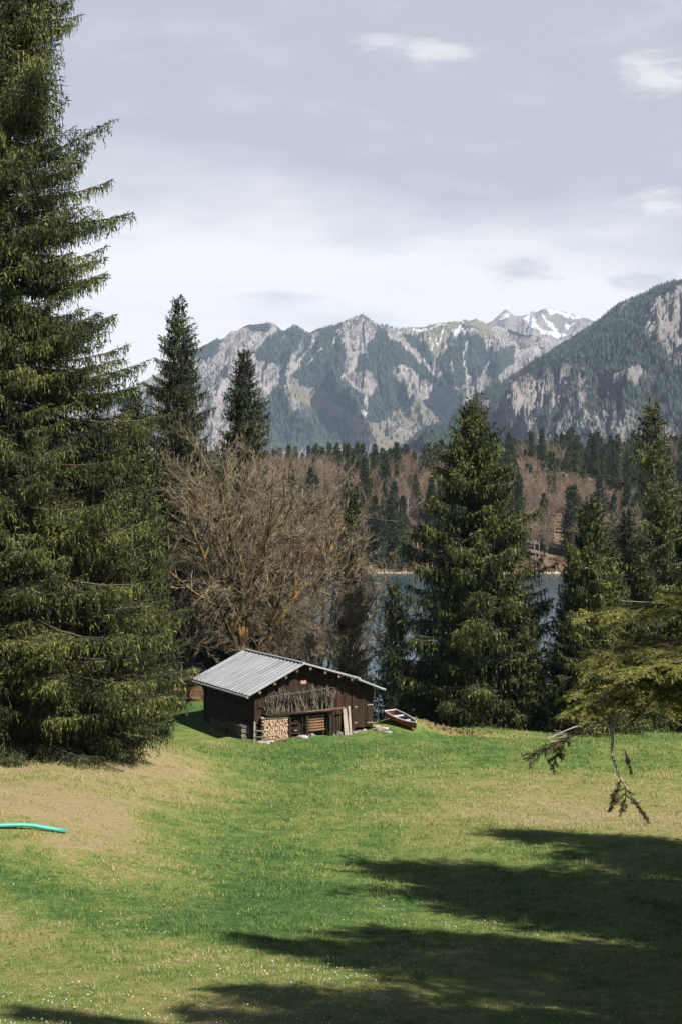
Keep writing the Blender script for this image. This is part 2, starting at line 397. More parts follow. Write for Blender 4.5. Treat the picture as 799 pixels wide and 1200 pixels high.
def boughs(P0, P1, P2, rng, dsec=0.2, la=0.08, lb=0.34, lmax=1.5, dspr=0.13, slen=0.3, swid=0.06, hang=0.5, s0=0.12, hangers=0.35, sag=0.25, ang=55, gap=0.0, strands=0.5, lines=False):
    L = np.linalg.norm(P2 - P0, axis=1)
    nb = np.maximum(3, np.ceil(L * (1 - s0) / dsec * 2)).astype(int)
    bi = np.repeat(np.arange(len(L)), nb)
    k = np.arange(len(bi)) - np.repeat(np.cumsum(nb) - nb, nb)
    s = np.clip(s0 + (1 - s0) * (k + rng.uniform(0.1, 0.9, len(k))) / nb[bi], 0, 1)
    side = np.where(k % 2 == 0, 1.0, -1.0)
    if gap:
        keep = rng.random(len(s)) > gap; bi, k, s, side = bi[keep], k[keep], s[keep], side[keep]
    l = np.minimum(lmax, L[bi] * (la + lb * (1 - s))) * rng.uniform(0.55, 1.2, len(s)) * sm((s - s0 + 0.15) / 0.3)
    l = np.maximum(l, 0.6 * slen)
    B, T = bez(P0[bi], P1[bi], P2[bi], s)
    S = unit(np.cross(T, np.array([[0, 0, 1.0]]))) * side[:, None]
    an = np.radians(ang + rng.normal(0, 13, len(s)))[:, None]
    d = unit(T * np.cos(an) + S * np.sin(an) + np.array([[0, 0, 1.0]]) * rng.normal(-0.05, 0.16, len(s))[:, None])
    ns = np.maximum(1, np.round(l / dspr)).astype(int) + 1
    si = np.repeat(np.arange(len(s)), ns)
    kk = np.arange(len(si)) - np.repeat(np.cumsum(ns) - ns, ns)
    q = np.clip((kk + rng.uniform(0.0, 1.0, len(kk))) / ns[si], 0, 1)
    down = np.array([[0, 0, -1.0]])
    p = B[si] + d[si] * (l[si] * q)[:, None] + down * (sag * l[si] * q * q)[:, None]
    alt = np.where(kk % 2 == 0, 1.0, -1.0)[:, None]
    lat = unit(np.cross(d[si], np.array([[0, 0, 1.0]]))) * alt
    m = len(si)
    dr = unit(d[si] * rng.uniform(0.5, 1.1, m)[:, None] + lat * rng.uniform(0.1, 0.8, m)[:, None] + rng.normal(0, 0.22, (m, 3)) + down * (hang * rng.uniform(0, 1, m))[:, None])
    ln = slen * rng.uniform(0.6, 1.3, m)
    # extra pendulous sprigs
    hk = rng.random(m) < hangers
    p2 = p[hk] + rng.normal(0, 0.02, (hk.sum(), 3)); dr2 = unit(down + rng.normal(0, 0.22, (hk.sum(), 3)) + d[si][hk] * 0.15)
    ln2 = slen * rng.uniform(0.8, 2.0, hk.sum())
    for gen in range(2):
        kk2 = rng.random(len(p2)) < 0.55
        q2 = p2[kk2][-len(ln2):] + dr2[kk2][-len(ln2):] * (ln2[kk2] * 0.8)[:, None] if gen == 0 else q2[kk3] + d2[kk3] * (l2[kk3] * 0.8)[:, None]
        d2 = unit(down + rng.normal(0, 0.2, (len(q2), 3))); l2 = slen * rng.uniform(0.6, 1.4, len(q2))
        if gen == 0: acc = (q2, d2, l2)
        else: acc = tuple(np.concatenate([a_, b_]) for a_, b_ in zip(acc, (q2, d2, l2)))
        kk3 = rng.random(len(q2)) < strands
    p2 = np.concatenate([p2, acc[0]]); dr2 = np.concatenate([dr2, acc[1]]); ln2 = np.concatenate([ln2, acc[2]])
    # leader sprigs at the branch end
    nt = 4
    tb = np.repeat(np.arange(len(L)), nt); B3, T3 = bez(P0[tb], P1[tb], P2[tb], rng.uniform(0.9, 1.0, len(tb)))
    dr3 = unit(T3 + rng.normal(0, 0.25, (len(tb), 3))); ln3 = slen * rng.uniform(0.8, 1.5, len(tb))
    p = np.concatenate([p, p2, B3]); dr = np.concatenate([dr, dr2, dr3]); ln = np.concatenate([ln, ln2, ln3])
    w = swid * rng.uniform(0.7, 1.3, len(p))
    nrm = unit(np.cross(dr, rng.normal(0, 1, (len(p), 3))))
    mid = p + dr * (ln * rng.uniform(0.3, 0.5, len(p)))[:, None]
    V = np.stack([p, mid + nrm * w[:, None] * 0.5, p + dr * ln[:, None], mid - nrm * w[:, None] * 0.5], 1).reshape(-1, 3)
    Q = np.arange(len(V)).reshape(-1, 4)
    # wood of the boughs
    ss = np.linspace(0, 1, 6); WP0 = []; WP1 = []; r0 = []; r1 = []
    for a, b in zip(ss[:-1], ss[1:]):
        A, _ = bez(P0, P1, P2, np.full(len(L), a)); Bq, _ = bez(P0, P1, P2, np.full(len(L), b))
        WP0.append(A); WP1.append(Bq); r0.append(0.004 + 0.011 * L * (1 - a)); r1.append(0.004 + 0.011 * L * (1 - b))
    WV, WQ = tubes(np.concatenate(WP0), np.concatenate(WP1), np.concatenate(r0), np.concatenate(r1), 4)
    SV, SQ = tubes(B, B + d * l[:, None] * 0.9 + down * (sag * l * 0.8)[:, None], 0.004 + 0.006 * l, np.full(len(l), 0.003), 3)
    if lines: return B, d, l, np.concatenate([WV, SV]), np.concatenate([WQ, SQ + len(WV)])
    return V, Q, np.concatenate([WV, SV]), np.concatenate([WQ, SQ + len(WV)])

def needle_quads(A, d, l, per_m, nlen, w, rng):
    """single needles standing round twigs that start at A and run along d for l metres"""
    k = np.maximum(3, (l * per_m)).astype(int); i = np.repeat(np.arange(len(l)), k)
    q = rng.random(len(i)); p = A[i] + d[i] * (l[i] * q)[:, None]
    r = rng.normal(0, 1, (len(i), 3)); r = unit(r - d[i] * (r * d[i]).sum(1, keepdims=True))
    n = unit(d[i] * rng.uniform(.4, 1.0, len(i))[:, None] + r * rng.uniform(.5, 1.0, len(i))[:, None] + np.array([[0, 0, .25]])); L_ = nlen * rng.uniform(.6, 1.2, len(i))
    s_ = unit(np.cross(n, rng.normal(0, 1, (len(i), 3)))) * w * .5
    m = p + n * (L_ * .45)[:, None]
    V = np.stack([p, m + s_, p + n * L_[:, None], m - s_], 1).reshape(-1, 3)
    return V, np.arange(len(V)).reshape(-1, 4)
def needled_boughs(P0, P1, P2, rng, per_m=330, nlen=.024, w=.0050, sub=True, **kw):
    B, d, l, WV, WQ = boughs(P0, P1, P2, rng, lines=True, **kw)
    AA, DD, LL = [B], [d], [l]; W = [WV]; WQs = [WQ]
    if sub:
        B2, d2, l2, WV2, WQ2 = boughs(B, B + d * l[:, None] * .5, B + d * l[:, None] + np.array([[0, 0, -.10]]) * l[:, None], rng, lines=True, dsec=.05, la=.10, lb=.38, lmax=.17, dspr=1, slen=.03, swid=.01, s0=.12, ang=48, gap=.1, sag=.1)
        AA.append(B2); DD.append(d2); LL.append(l2); W.append(WV2); WQs.append(WQ2 + len(WV))
    V, Q = needle_quads(np.concatenate(AA), np.concatenate(DD), np.concatenate(LL), per_m, nlen, w, rng)
    return V, Q, np.concatenate(W), np.concatenate(WQs)

def spray_tint(rng, n): return np.repeat(rng.random(n // 4 + 1), 4)[:n]

def spruce_meshes(name, seed, H, Rb, c0=0.06, spacing=0.36, per=8, power=0.85, mats=('needles', 'bark'), tip_up=0.55, base_dn=-0.28, irregular=0.25, tr=None, bough_cut=None, twist=1.0, **kw):
    """crown and trunk of one spruce standing at the origin. Rb: reach of the lowest boughs, c0: height fraction where the crown starts"""
    rng = np.random.default_rng(seed)
    hs = [c0 * H]
    while hs[-1] < H - 0.5:
        t = hs[-1] / H
        hs.append(hs[-1] + spacing * (1.1 - 0.55 * t) * rng.uniform(0.7, 1.3))
    h = []; az = []; L = []
    lump = rng.uniform(0, 100)
    for i, hh in enumerate(hs):
        t = (hh - c0 * H) / (H * (1 - c0))
        n = max(3, int(round(per * (1 - 0.35 * t) + rng.uniform(-1, 1))))
        a0 = rng.uniform(0, 6.28)
        for j in range(n):
            a = a0 + j * 6.283 / n + rng.normal(0, 0.4)
            low = sm(np.array(t / 0.10))
            base = Rb * (1 - t) ** power * (0.80 + 0.20 * low)
            lm = 1 + irregular * 2 * (float(vnoise(np.array(a * 1.1 + lump), np.array(hh * 0.22), seed)) - 0.5)
            r = base * lm * (rng.uniform(0.62, 1.12) if rng.random() < 0.88 else rng.uniform(1.1, 1.3)) + 0.12
            if rng.random() < 0.06: continue
            if bough_cut is not None and bough_cut(t, a, rng): continue
            h.append(hh + rng.normal(0, 0.30)); az.append(a); L.append(r)
    h = np.array(h); az = np.array(az); L = np.array(L)
    t = np.clip((h - c0 * H) / (H * (1 - c0)), 0, 1)
    e1 = base_dn + (tip_up - base_dn) * t ** 0.9 + rng.normal(0, 0.07, len(h))
    dirx = np.stack([np.cos(az), np.sin(az), 0 * az], 1)
    P0 = np.stack([0 * h, 0 * h, h], 1)
    P2 = P0 + dirx * L[:, None]; P2[:, 2] += L * e1
    P1 = P0 + dirx * (L * 0.55)[:, None]; P1[:, 2] += L * (0.55 * e1 - 0.16 * (1 - t) - 0.06)
    V, Q, WV, WQ = boughs(P0, P1, P2, rng, **kw)
    # leader
    k = 14; zz = np.linspace(H - 1.0, H + 0.1, k)
    lead = np.stack([rng.normal(0, .03, k), rng.normal(0, .03, k), zz], 1)
    dr = unit(np.stack([rng.normal(0, .5, k), rng.normal(0, .5, k), np.ones(k)], 1))
    sl = kw.get('slen', .3); sw = kw.get('swid', .06)
    nr = unit(np.cross(dr, rng.normal(0, 1, (k, 3))))
    LV = np.stack([lead, lead + dr * sl * .4 + nr * sw * .5, lead + dr * sl, lead + dr * sl * .4 - nr * sw * .5], 1).reshape(-1, 3)
    LQ = np.arange(len(LV)).reshape(-1, 4)
    VV = np.concatenate([V, LV, WV]); nq = len(V)
    fl = np.concatenate([Q, LQ + nq]); fw = WQ + nq + len(LV)
    crown = np_mesh(name + '_crown', VV, [(fl, 0), (fw, 1)], [M[mats[0]], M[mats[1]]], {'tint': spray_tint(rng, len(VV))})
    tr = tr or (0.011 * H + 0.05)
    n = 14; z = np.linspace(-0.6, H, n)
    rad = tr * np.clip(1 - z / H, 0.02, 1) ** 0.85; rad[0] *= 1.35; rad[1] *= 1.1
    pts = np.stack([rng.normal(0, 0.03, n) * (z > 1), rng.normal(0, 0.03, n) * (z > 1), z], 1)
    TV, TQ, TT = polytube(pts, rad, 9)
    trunk = np_mesh(name + '_trunk', TV, [(TQ, 0), (TT, 0)], [M[mats[1]]], smooth=True)
    return crown, trunk

def put_tree(name, meshes, loc, label, cat, group=None, rz=0.0, scale=(1, 1, 1), lean=(0, 0)):
    e = empty(name, loc, rz); e.scale = scale
    e.rotation_euler = (lean[0], lean[1], rz)
    for nm, me in zip(('crown', 'trunk'), meshes): link(nm, me, e)
    return tag(e, label, cat, group)

def at(px, D): return (px - 400) / F * D
def tip_h(tipy, D, x): return (HY - tipy) / F * D - gz(x, D)

# near spruces ----------------------------------------------------------------
NEARKW = dict(dsec=0.17, dspr=0.085, slen=0.19, swid=0.045, lmax=1.3, hang=0.65, hangers=0.55, strands=0.35)
MIDKW = dict(dsec=0.22, dspr=0.125, slen=0.29, swid=0.072, lmax=1.3, hang=0.65, hangers=0.6)
def spruce(px, tipy, D, hw, seed, label, mats=('needles', 'bark'), kw=MIDKW, **extra):
    x = at(px, D); H = tip_h(tipy, D, x)
    me = spruce_meshes('spruce', seed, H, hw / F * D, mats=mats, **{**kw, **extra})
    return put_tree('spruce_tree', me, (x, D, gz(x, D)), label, 'tree', 'spruces around the meadow', rz=seed * 1.3), H

spruce(10, -190, 58, 146, 1, 'huge dark spruce with shaggy hanging boughs, its top cut off by the photo', kw=NEARKW, c0=0.045, spacing=0.36, per=10, power=0.55, tip_up=0.5, irregular=0.5)
spruce(112, 478, 60, 80, 2, 'broad shaggy spruce joined to the right side of the huge spruce', kw=NEARKW, c0=0.05, spacing=0.38, per=8, power=0.6)
spruce(158, 452, 88, 62, 3, 'spruce whose slim tip shows just between the huge spruce and the tall pointed one', power=0.7, mats=('needles', 'bark'))
spruce(210, 350, 116, 74, 4, 'tall pointed spruce standing left above the bare tree', mats=('needles_dark', 'bark'), irregular=0.35, power=0.75, tip_up=0.4)
spruce(287, 408, 120, 52, 5, 'dense spruce with a rounded narrow top rising behind the bare tree', mats=('needles_dark', 'bark'), power=0.62, tip_up=0.3)
spruce(236, 545, 126, 62, 6, 'dark spruce half hidden behind the left part of the bare tree', mats=('needles_dark', 'bark'))
spruce(318, 610, 124, 56, 7, 'dark low spruce behind the trunk of the mossy bare tree', mats=('needles_dark', 'bark'))
spruce(412, 572, 110, 27, 8, 'slender spruce at the lake edge, right of the bare trees', power=0.7, mats=('needles_dark', 'bark'))
spruce(555, 472, 98, 97, 9, 'big dense spruce alone in front of the lake, middle of the far meadow edge', c0=0.05, power=0.68, irregular=0.34, mats=('needles', 'bark'), per=9)
spruce(463, 682, 97.5, 27, 10, 'small slim spruce beside the left foot of the big lakeside spruce', power=0.75, mats=('needles_dark', 'bark'))
spruce(618, 698, 96, 34, 11, 'small olive spruce with a thin pale trunk right of the big lakeside spruce', c0=0.16, power=0.8, mats=('needles', 'pale_bark'), gap=0.15, tr=0.10)
spruce(692, 584, 95, 66, 12, 'bright green bushy spruce at the meadow edge, right of the lake gap', c0=0.05, power=0.72, per=9)
def open_top(t, a, rng): return (t > 0.45 and rng.random() < 0.35) or (0.55 < t < 0.85 and 3.6 < (a % 6.283) < 5.9 and rng.random() < 0.8)
spruce(766, 470, 101, 64, 13, 'tall thin topped spruce with its pale trunk showing', mats=('needles', 'pale_bark'), bough_cut=open_top, power=0.7, irregular=0.4)
spruce(735, 600, 108, 52, 14, 'dark spruce filling the gap between the bright spruce and the thin topped one', mats=('needles_dark', 'bark'))
spruce(812, 560, 104, 70, 15, 'dark spruce at the right edge behind the overhanging boughs', mats=('needles_dark', 'bark'))
spruce(715, 640, 101, 46, 20, 'dark spruce tucked behind the right flank of the bright spruce', mats=('needles_dark', 'bark'))
spruce(786, 610, 111, 56, 21, 'broad dark spruce in the second row right of the thin topped one', mats=('needles_dark', 'bark'))
spruce(668, 640, 112, 30, 16, 'slim dark spruce behind the left side of the bright spruce', mats=('needles_dark', 'bark'))
spruce(862, 520, 100, 70, 17, 'dark spruce standing just beyond the right edge of the meadow', mats=('needles_dark', 'bark'))
spruce(752, 655, 98, 50, 22, 'low dark spruce in front of the pale trunk of the thin topped one', mats=('needles_dark', 'bark'))
spruce(-90, 200, 72, 130, 18, 'dark spruce just beyond the left edge behind the huge one', mats=('needles_dark', 'bark'))

# the trees whose shadows lie on the meadow (they stand to the right of the frame)
def shadow_tree(tipx, tipy, H, seed, label, Rb, c0=0.05, **kw):
    gx, gy = gp(tipx, tipy); ln = H / math.tan(SUN_EL)
    x = gx + ln * math.cos(SUN_BACK); y = gy - ln * math.sin(SUN_BACK)
    hz = gz(gx, gy) + H - gz(x, y)
    me = spruce_meshes('spruce', seed, hz, Rb, c0=c0, **{**MIDKW, **dict(dsec=0.3, dspr=0.2, slen=0.4, swid=0.11, gap=0.15, per=7, spacing=.45), **kw})
    put_tree('spruce_tree', me, (x, y, gz(x, y)), label, 'tree', 'spruces around the meadow', rz=seed)
shadow_tree(575, 976, 21, 31, 'spruce out on the right slope throwing the farthest pointed shadow', 5.0, power=0.7)
shadow_tree(425, 1014, 25, 32, 'broad spruce out on the right slope throwing the middle shadow lobe', 7.4, power=0.7, irregular=.5)
shadow_tree(480, 1046, 23, 41, 'spruce out on the right slope joining the shadow lobes into one', 6.6, power=0.75, irregular=.5)
shadow_tree(285, 1102, 27, 33, 'big spruce on the right slope throwing the nearest shadow lobe', 5.0, power=0.75, irregular=.5)
shadow_tree(425, 1092, 24, 42, 'spruce out on the right slope deepening the shade in the lower right of the meadow', 6.0, power=0.75, irregular=.5)
shadow_tree(655, 1002, 20, 43, 'spruce furthest right, its shadow touching the farthest pointed one', 5.0, power=0.75, irregular=.5)
shadow_tree(330, 1188, 24, 38, 'spruce right of the camera shading the bottom middle of the meadow', 3.6, power=0.6)
shadow_tree(560, 1186, 22, 44, 'spruce right of the camera shading the bottom right of the meadow', 4.4, power=0.6)
shadow_tree(215, 1189, 27, 45, 'slim spruce right of the camera shading a patch of the near grass', 2.6, power=0.9)
shadow_tree(20, 1184, 28, 37, 'slim spruce behind the camera whose top shades the near left grass', 2.8, power=0.9)

# near tree at the right whose boughs reach into the picture --------------------
def near_tree():
    X0, Y0 = 7.0, 17.0; z0 = gz(X0, Y0); H = 12.0
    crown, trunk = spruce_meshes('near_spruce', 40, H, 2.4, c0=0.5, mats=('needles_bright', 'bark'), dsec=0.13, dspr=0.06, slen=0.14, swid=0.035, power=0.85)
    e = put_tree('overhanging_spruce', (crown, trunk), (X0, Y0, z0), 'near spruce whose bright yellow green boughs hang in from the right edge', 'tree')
    rng = np.random.default_rng(5)
    def P(px, py, D):
        if px > 1000: px, D = 1086, 17.0
        else: D = D * 0.61
        return np.array([(px - 400) / F * D - X0, D - Y0, -(py - HY) / F * D - z0])
    live = [((1150, 640, 22.1), (880, 690, 23.0), (690, 722, 23.5)), ((1150, 700, 22.1), (870, 742, 23), (688, 770, 23.2)),
            ((1150, 730, 22.1), (860, 775, 23), (676, 812, 23.2)), ((1150, 760, 22.1), (850, 800, 22.6), (668, 832, 23)),
            ((1150, 720, 22.1), (900, 755, 22.4), (748, 785, 22))]
    for i in range(0, len(live), 4):
        A = np.array([P(*b[0]) for b in live[i:i + 4]]); B = np.array([P(*b[1]) for b in live[i:i + 4]]); Cc = np.array([P(*b[2]) for b in live[i:i + 4]])
        V, Q, WV, WQ = needled_boughs(A, B, Cc, rng, dsec=0.085, la=0.07, lb=0.17, lmax=0.62, dspr=1, slen=0.05, s0=0.22, sag=0.12, gap=0.3)
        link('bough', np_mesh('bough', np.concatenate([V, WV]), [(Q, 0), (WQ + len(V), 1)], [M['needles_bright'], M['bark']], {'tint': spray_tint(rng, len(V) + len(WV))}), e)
    # dead grey bough with a hanging broken tip
    pts = [P(1150, 790, 22.1), P(900, 815, 22.6), P(790, 828, 23), P(717, 841, 23), P(690, 850, 23), P(668, 864, 23)]
    dead = []
    def line(pl, r0, r1):
        r = np.linspace(r0, r1, len(pl)); r = r * .61; dead.append((np.array(pl[:-1]), np.array(pl[1:]), r[:-1], r[1:]))
    line(pts, 0.035, 0.008)
    hang = [P(717, 841, 23), P(718, 868, 22.9), P(717, 886, 22.8), P(727, 912, 22.8), P(741, 935, 22.8), P(757, 962, 22.8)]
    line(hang, 0.028, 0.008)
    line([P(717, 841, 23), P(690, 846, 22.7), P(664, 856, 22.5), P(642, 866, 22.4)], 0.016, 0.006)
    line([P(717, 862, 23), P(700, 858, 22.6), P(686, 862, 22.5)], 0.010, 0.005)
    line([P(717, 862, 23), P(728, 856, 22.8), P(733, 868, 22.7)], 0.008, 0.004)
    for _ in range(46):
        s = rng.random(); px = 660 + s * 110
        p0 = P(px, 866 - s * 34 + rng.normal(0, 3), 22.8); a = rng.uniform(2.3, 4.0)
        d = np.array([math.cos(a), rng.normal(0, .3), math.sin(a) * .6 - .25]) * rng.uniform(0.09, 0.32)
        line([p0, p0 + d * .5 + rng.normal(0, .012, 3), p0 + d], 0.007, 0.003)
    A = np.concatenate([d[0] for d in dead]); B = np.concatenate([d[1] for d in dead]); r0 = np.concatenate([d[2] for d in dead]); r1 = np.concatenate([d[3] for d in dead])
    V, Q = tubes(A, B, r0, r1, 5)
    link('dead_bough', np_mesh('dead_bough', V, [(Q, 0)], [M['pale_bark']]), e)
    tw = np.array([P(1150, 705, 22.1), P(880, 711, 23), P(790, 708, 23.5), P(760, 706, 23.4), P(728, 704, 23.3)]); tr_ = np.array([.02, .013, .008, .006, .003])
    V, Q = tubes(tw[:-1], tw[1:], tr_[:-1], tr_[1:], 5)
    link('dead_twig', np_mesh('dead_twig', V, [(Q, 0)], [M['pale_bark']]), e)
    # dark green living tips on the hanging pieces
    tips = [((668, 864, 22.8), (655, 872, 22.7), (640, 880, 22.6)), ((664, 868, 22.8), (650, 885, 22.7), (648, 902, 22.7)), ((668, 866, 22.8), (640, 872, 22.6), (622, 890, 22.5)),
            ((728, 914, 22.8), (722, 930, 22.8), (716, 950, 22.8)), ((741, 935, 22.8), (748, 945, 22.8), (760, 962, 22.8)), ((733, 922, 22.8), (736, 935, 22.7), (728, 955, 22.8)),
            ((733, 880, 23), (736, 892, 23), (740, 905, 23))]
    A = np.array([P(*b[0]) for b in tips]); B = np.array([P(*b[1]) for b in tips]); Cc = np.array([P(*b[2]) for b in tips])
    V, Q, WV, WQ = needled_boughs(A, B, Cc, rng, per_m=420, nlen=.022, w=.0042, sub=True, dsec=0.06, la=0.25, lb=0.35, lmax=0.20, dspr=1, slen=.05, s0=0.0, sag=.3)
    link('hanging_tip', np_mesh('hanging_tip', np.concatenate([V, WV]), [(Q, 0), (WQ + len(V), 1)], [M['needles'], M['bark']], {'tint': spray_tint(rng, len(V) + len(WV))}), e)
near_tree()

# ------------------------------------------------------------------ bare broadleaf trees
def bare_meshes(name, seed, H, spread, limbs=6, kids=(6, 6, 5), trunk_frac=0.25, tr=None, twig=0.55, twig_n=4, twig_w=0.02, upward=0.35, mats=('moss_bark', 'twigs'), limb_angle=(25, 60), wig=0.16, thick_mat_levels=2, twig_levels=2):
    rng = random.Random(seed); nrg = np.random.default_rng(seed)
    segs = []      # p0, p1, r0, r1, level
    tr = tr or H * 0.022
    def rnd_perp(d):
        v = Vector((rng.gauss(0, 1), rng.gauss(0, 1), rng.gauss(0, 1))); v -= d * v.dot(d)
        return v.normalized()
    def grow(p, d, length, r, level, maxl):
        n = 5 if level < 2 else 4
        st = length / n; pts = [p.copy()]; dirs = [d.copy()]
        for i in range(n):
            d = (d + rnd_perp(d) * rng.uniform(0, wig * (1.6 if level else 0.4)) + Vector((0, 0, 1)) * upward * 0.16 * (level > 0)).normalized()
            q = p + d * st
            segs.append((p, q, r * (1 - 0.62 * i / n), r * (1 - 0.62 * (i + 1) / n), level))
            p = q; pts.append(p.copy()); dirs.append(d.copy())
        if level >= maxl: return
        nk = (limbs,) + tuple(kids)
        k = nk[level]
        for j in range(k):
            f = (0.72 + 0.28 * (j + 0.5) / k) if level == 0 else 0.22 + 0.78 * (j + rng.random()) / k
            i = min(n - 1, int(f * n)); u = f * n - i
            bp = pts[i].lerp(pts[i + 1], u); bd = dirs[i + 1]
            if level == 0:
                a = j * 6.283 / k + rng.uniform(-.4, .4); an = R(rng.uniform(*limb_angle))
                nd = Vector((math.cos(a) * math.sin(an), math.sin(a) * math.sin(an), math.cos(an)))
                ln = (H * (1 - trunk_frac)) * (0.62 * math.cos(an) + 0.10) + spread * math.sin(an) * 0.72
                ln *= rng.uniform(0.85, 1.08)
            else:
                an = R(rng.uniform(28, 62)); nd = (bd * math.cos(an) + rnd_perp(bd) * math.sin(an)).normalized()
                ln = length * rng.uniform(0.38, 0.62) * (1.15 - 0.45 * f)
            rr = r * (1 - 0.62 * f) * (0.66 if level else rng.uniform(0.5, 0.68))
            grow(bp, nd, ln, max(rr, 0.008), level + 1, maxl)
    grow(Vector((0, 0, -0.4)), Vector((rng.uniform(-.05, .05), rng.uniform(-.05, .05), 1)).normalized(), H * trunk_frac, tr, 0, len(kids) + 0)
    maxl = len(kids)
    P0 = np.array([s[0] for s in segs]); P1 = np.array([s[1] for s in segs]); r0 = np.array([s[2] for s in segs]); r1 = np.array([s[3] for s in segs]); lv = np.array([s[4] for s in segs])
    thick = lv < thick_mat_levels
    d = P1 - P0; P1e = P1 + d * 0.04
    V1, Q1 = tubes(P0[thick], P1e[thick], r0[thick], r1[thick], 8)
    trunk = np_mesh(name + '_trunk', V1, [(Q1, 0)], [M[mats[0]]], smooth=True)
    V2, Q2 = tubes(P0[~thick], P1e[~thick], r0[~thick], r1[~thick], 4)
    # twigs
    A = P0[lv >= maxl - (twig_levels - 1)]; Bq = P1[lv >= maxl - (twig_levels - 1)]
    VT = []; TT = []; off = 0
    n = len(A) * twig_n
    i = np.repeat(np.arange(len(A)), twig_n)
    u = nrg.random(n)[:, None]; p = A[i] * (1 - u) + Bq[i] * u
    dd = unit(unit(Bq[i] - A[i]) + nrg.normal(0, 0.55, (n, 3)) + np.array([[0, 0, 0.30]]))
    for gen in range(2):
        ln = twig * nrg.uniform(0.4, 1.3, len(p)) * (1 if gen == 0 else 0.6)
        w = twig_w * (1 if gen == 0 else 0.7)
        tip = p + dd * ln[:, None]
        for c in range(2 if gen == 0 else 1):
            nr = unit(np.cross(dd, nrg.normal(0, 1, (len(p), 3)))) * w * 0.5
            VT.append(np.stack([p - nr, p + nr, tip], 1).reshape(-1, 3))
        if gen == 0:
            k = np.repeat(np.arange(len(p)), 3); uu = nrg.uniform(.25, .95, len(k))[:, None]
            p = p[k] * (1 - uu) + tip[k] * uu; dd = unit(dd[k] + nrg.normal(0, 0.5, (len(k), 3)))
    VT = np.concatenate(VT); T = np.arange(len(VT)).reshape(-1, 3)
    crown = np_mesh(name + '_crown', np.concatenate([V2, VT]), [(Q2, 0), (T + len(V2), 0)], [M[mats[1]]])
    return crown, trunk

def bare(px, D, H, spread, seed, label, **kw):
    x = at(px, D); me = bare_meshes('bare_tree', seed, H, spread, **kw)
    return put_tree('bare_tree', me, (x, D, gz(x, D)), label, 'tree', 'bare broadleaf trees by the barn')
bare(287, 103, 21.5, 7.0, 51, 'large spreading leafless tree with mossy ochre limbs behind the barn', limbs=10, kids=(9, 8, 6), trunk_frac=0.16, tr=0.62, twig_n=3, twig=0.6, twig_w=0.026, upward=0.7, wig=0.30, limb_angle=(5, 46), thick_mat_levels=3)
bare(372, 108, 17.5, 4.2, 52, 'leafless tan twigged tree behind the ridge of the barn roof', limbs=8, kids=(8, 7, 6), trunk_frac=0.2, tr=0.26, twig_n=4, twig=0.6, twig_w=0.028, wig=.22, mats=('bark', 'twigs'), upward=0.6, limb_angle=(15, 50))
bare(392, 104, 13.5, 2.7, 53, 'low leafless shrubby tree behind the right end of the barn roof', limbs=9, kids=(7, 7, 5), trunk_frac=0.12, tr=0.15, twig_n=5, twig=0.5, twig_w=0.026, mats=('bark', 'twigs'), limb_angle=(12, 45))
bare(215, 106, 15.5, 4.5, 54, 'leafless dull brown tree left of the mossy one', limbs=8, kids=(7, 7, 5), trunk_frac=0.2, tr=0.24, twig_n=4, twig=0.55, twig_w=0.024, mats=('bark', 'twigs'), limb_angle=(20, 60))
bare(345, 112, 19.0, 4.0, 56, 'tall leafless tan tree rising behind the right half of the mossy one', limbs=8, kids=(7, 7, 6), trunk_frac=0.25, tr=0.24, twig_n=4, twig=0.6, twig_w=0.028, mats=('bark', 'twigs'), upward=0.7, limb_angle=(10, 45))
bare(643, 106, 11.5, 2.0, 55, 'pale leafless birch like sapling in the lake gap right of the big spruce', limbs=5, kids=(5, 5), trunk_frac=0.3, tr=0.09, twig_n=4, twig=0.5, twig_w=0.02, mats=('pale_bark', 'twigs_pale'), limb_angle=(10, 30), upward=0.8)

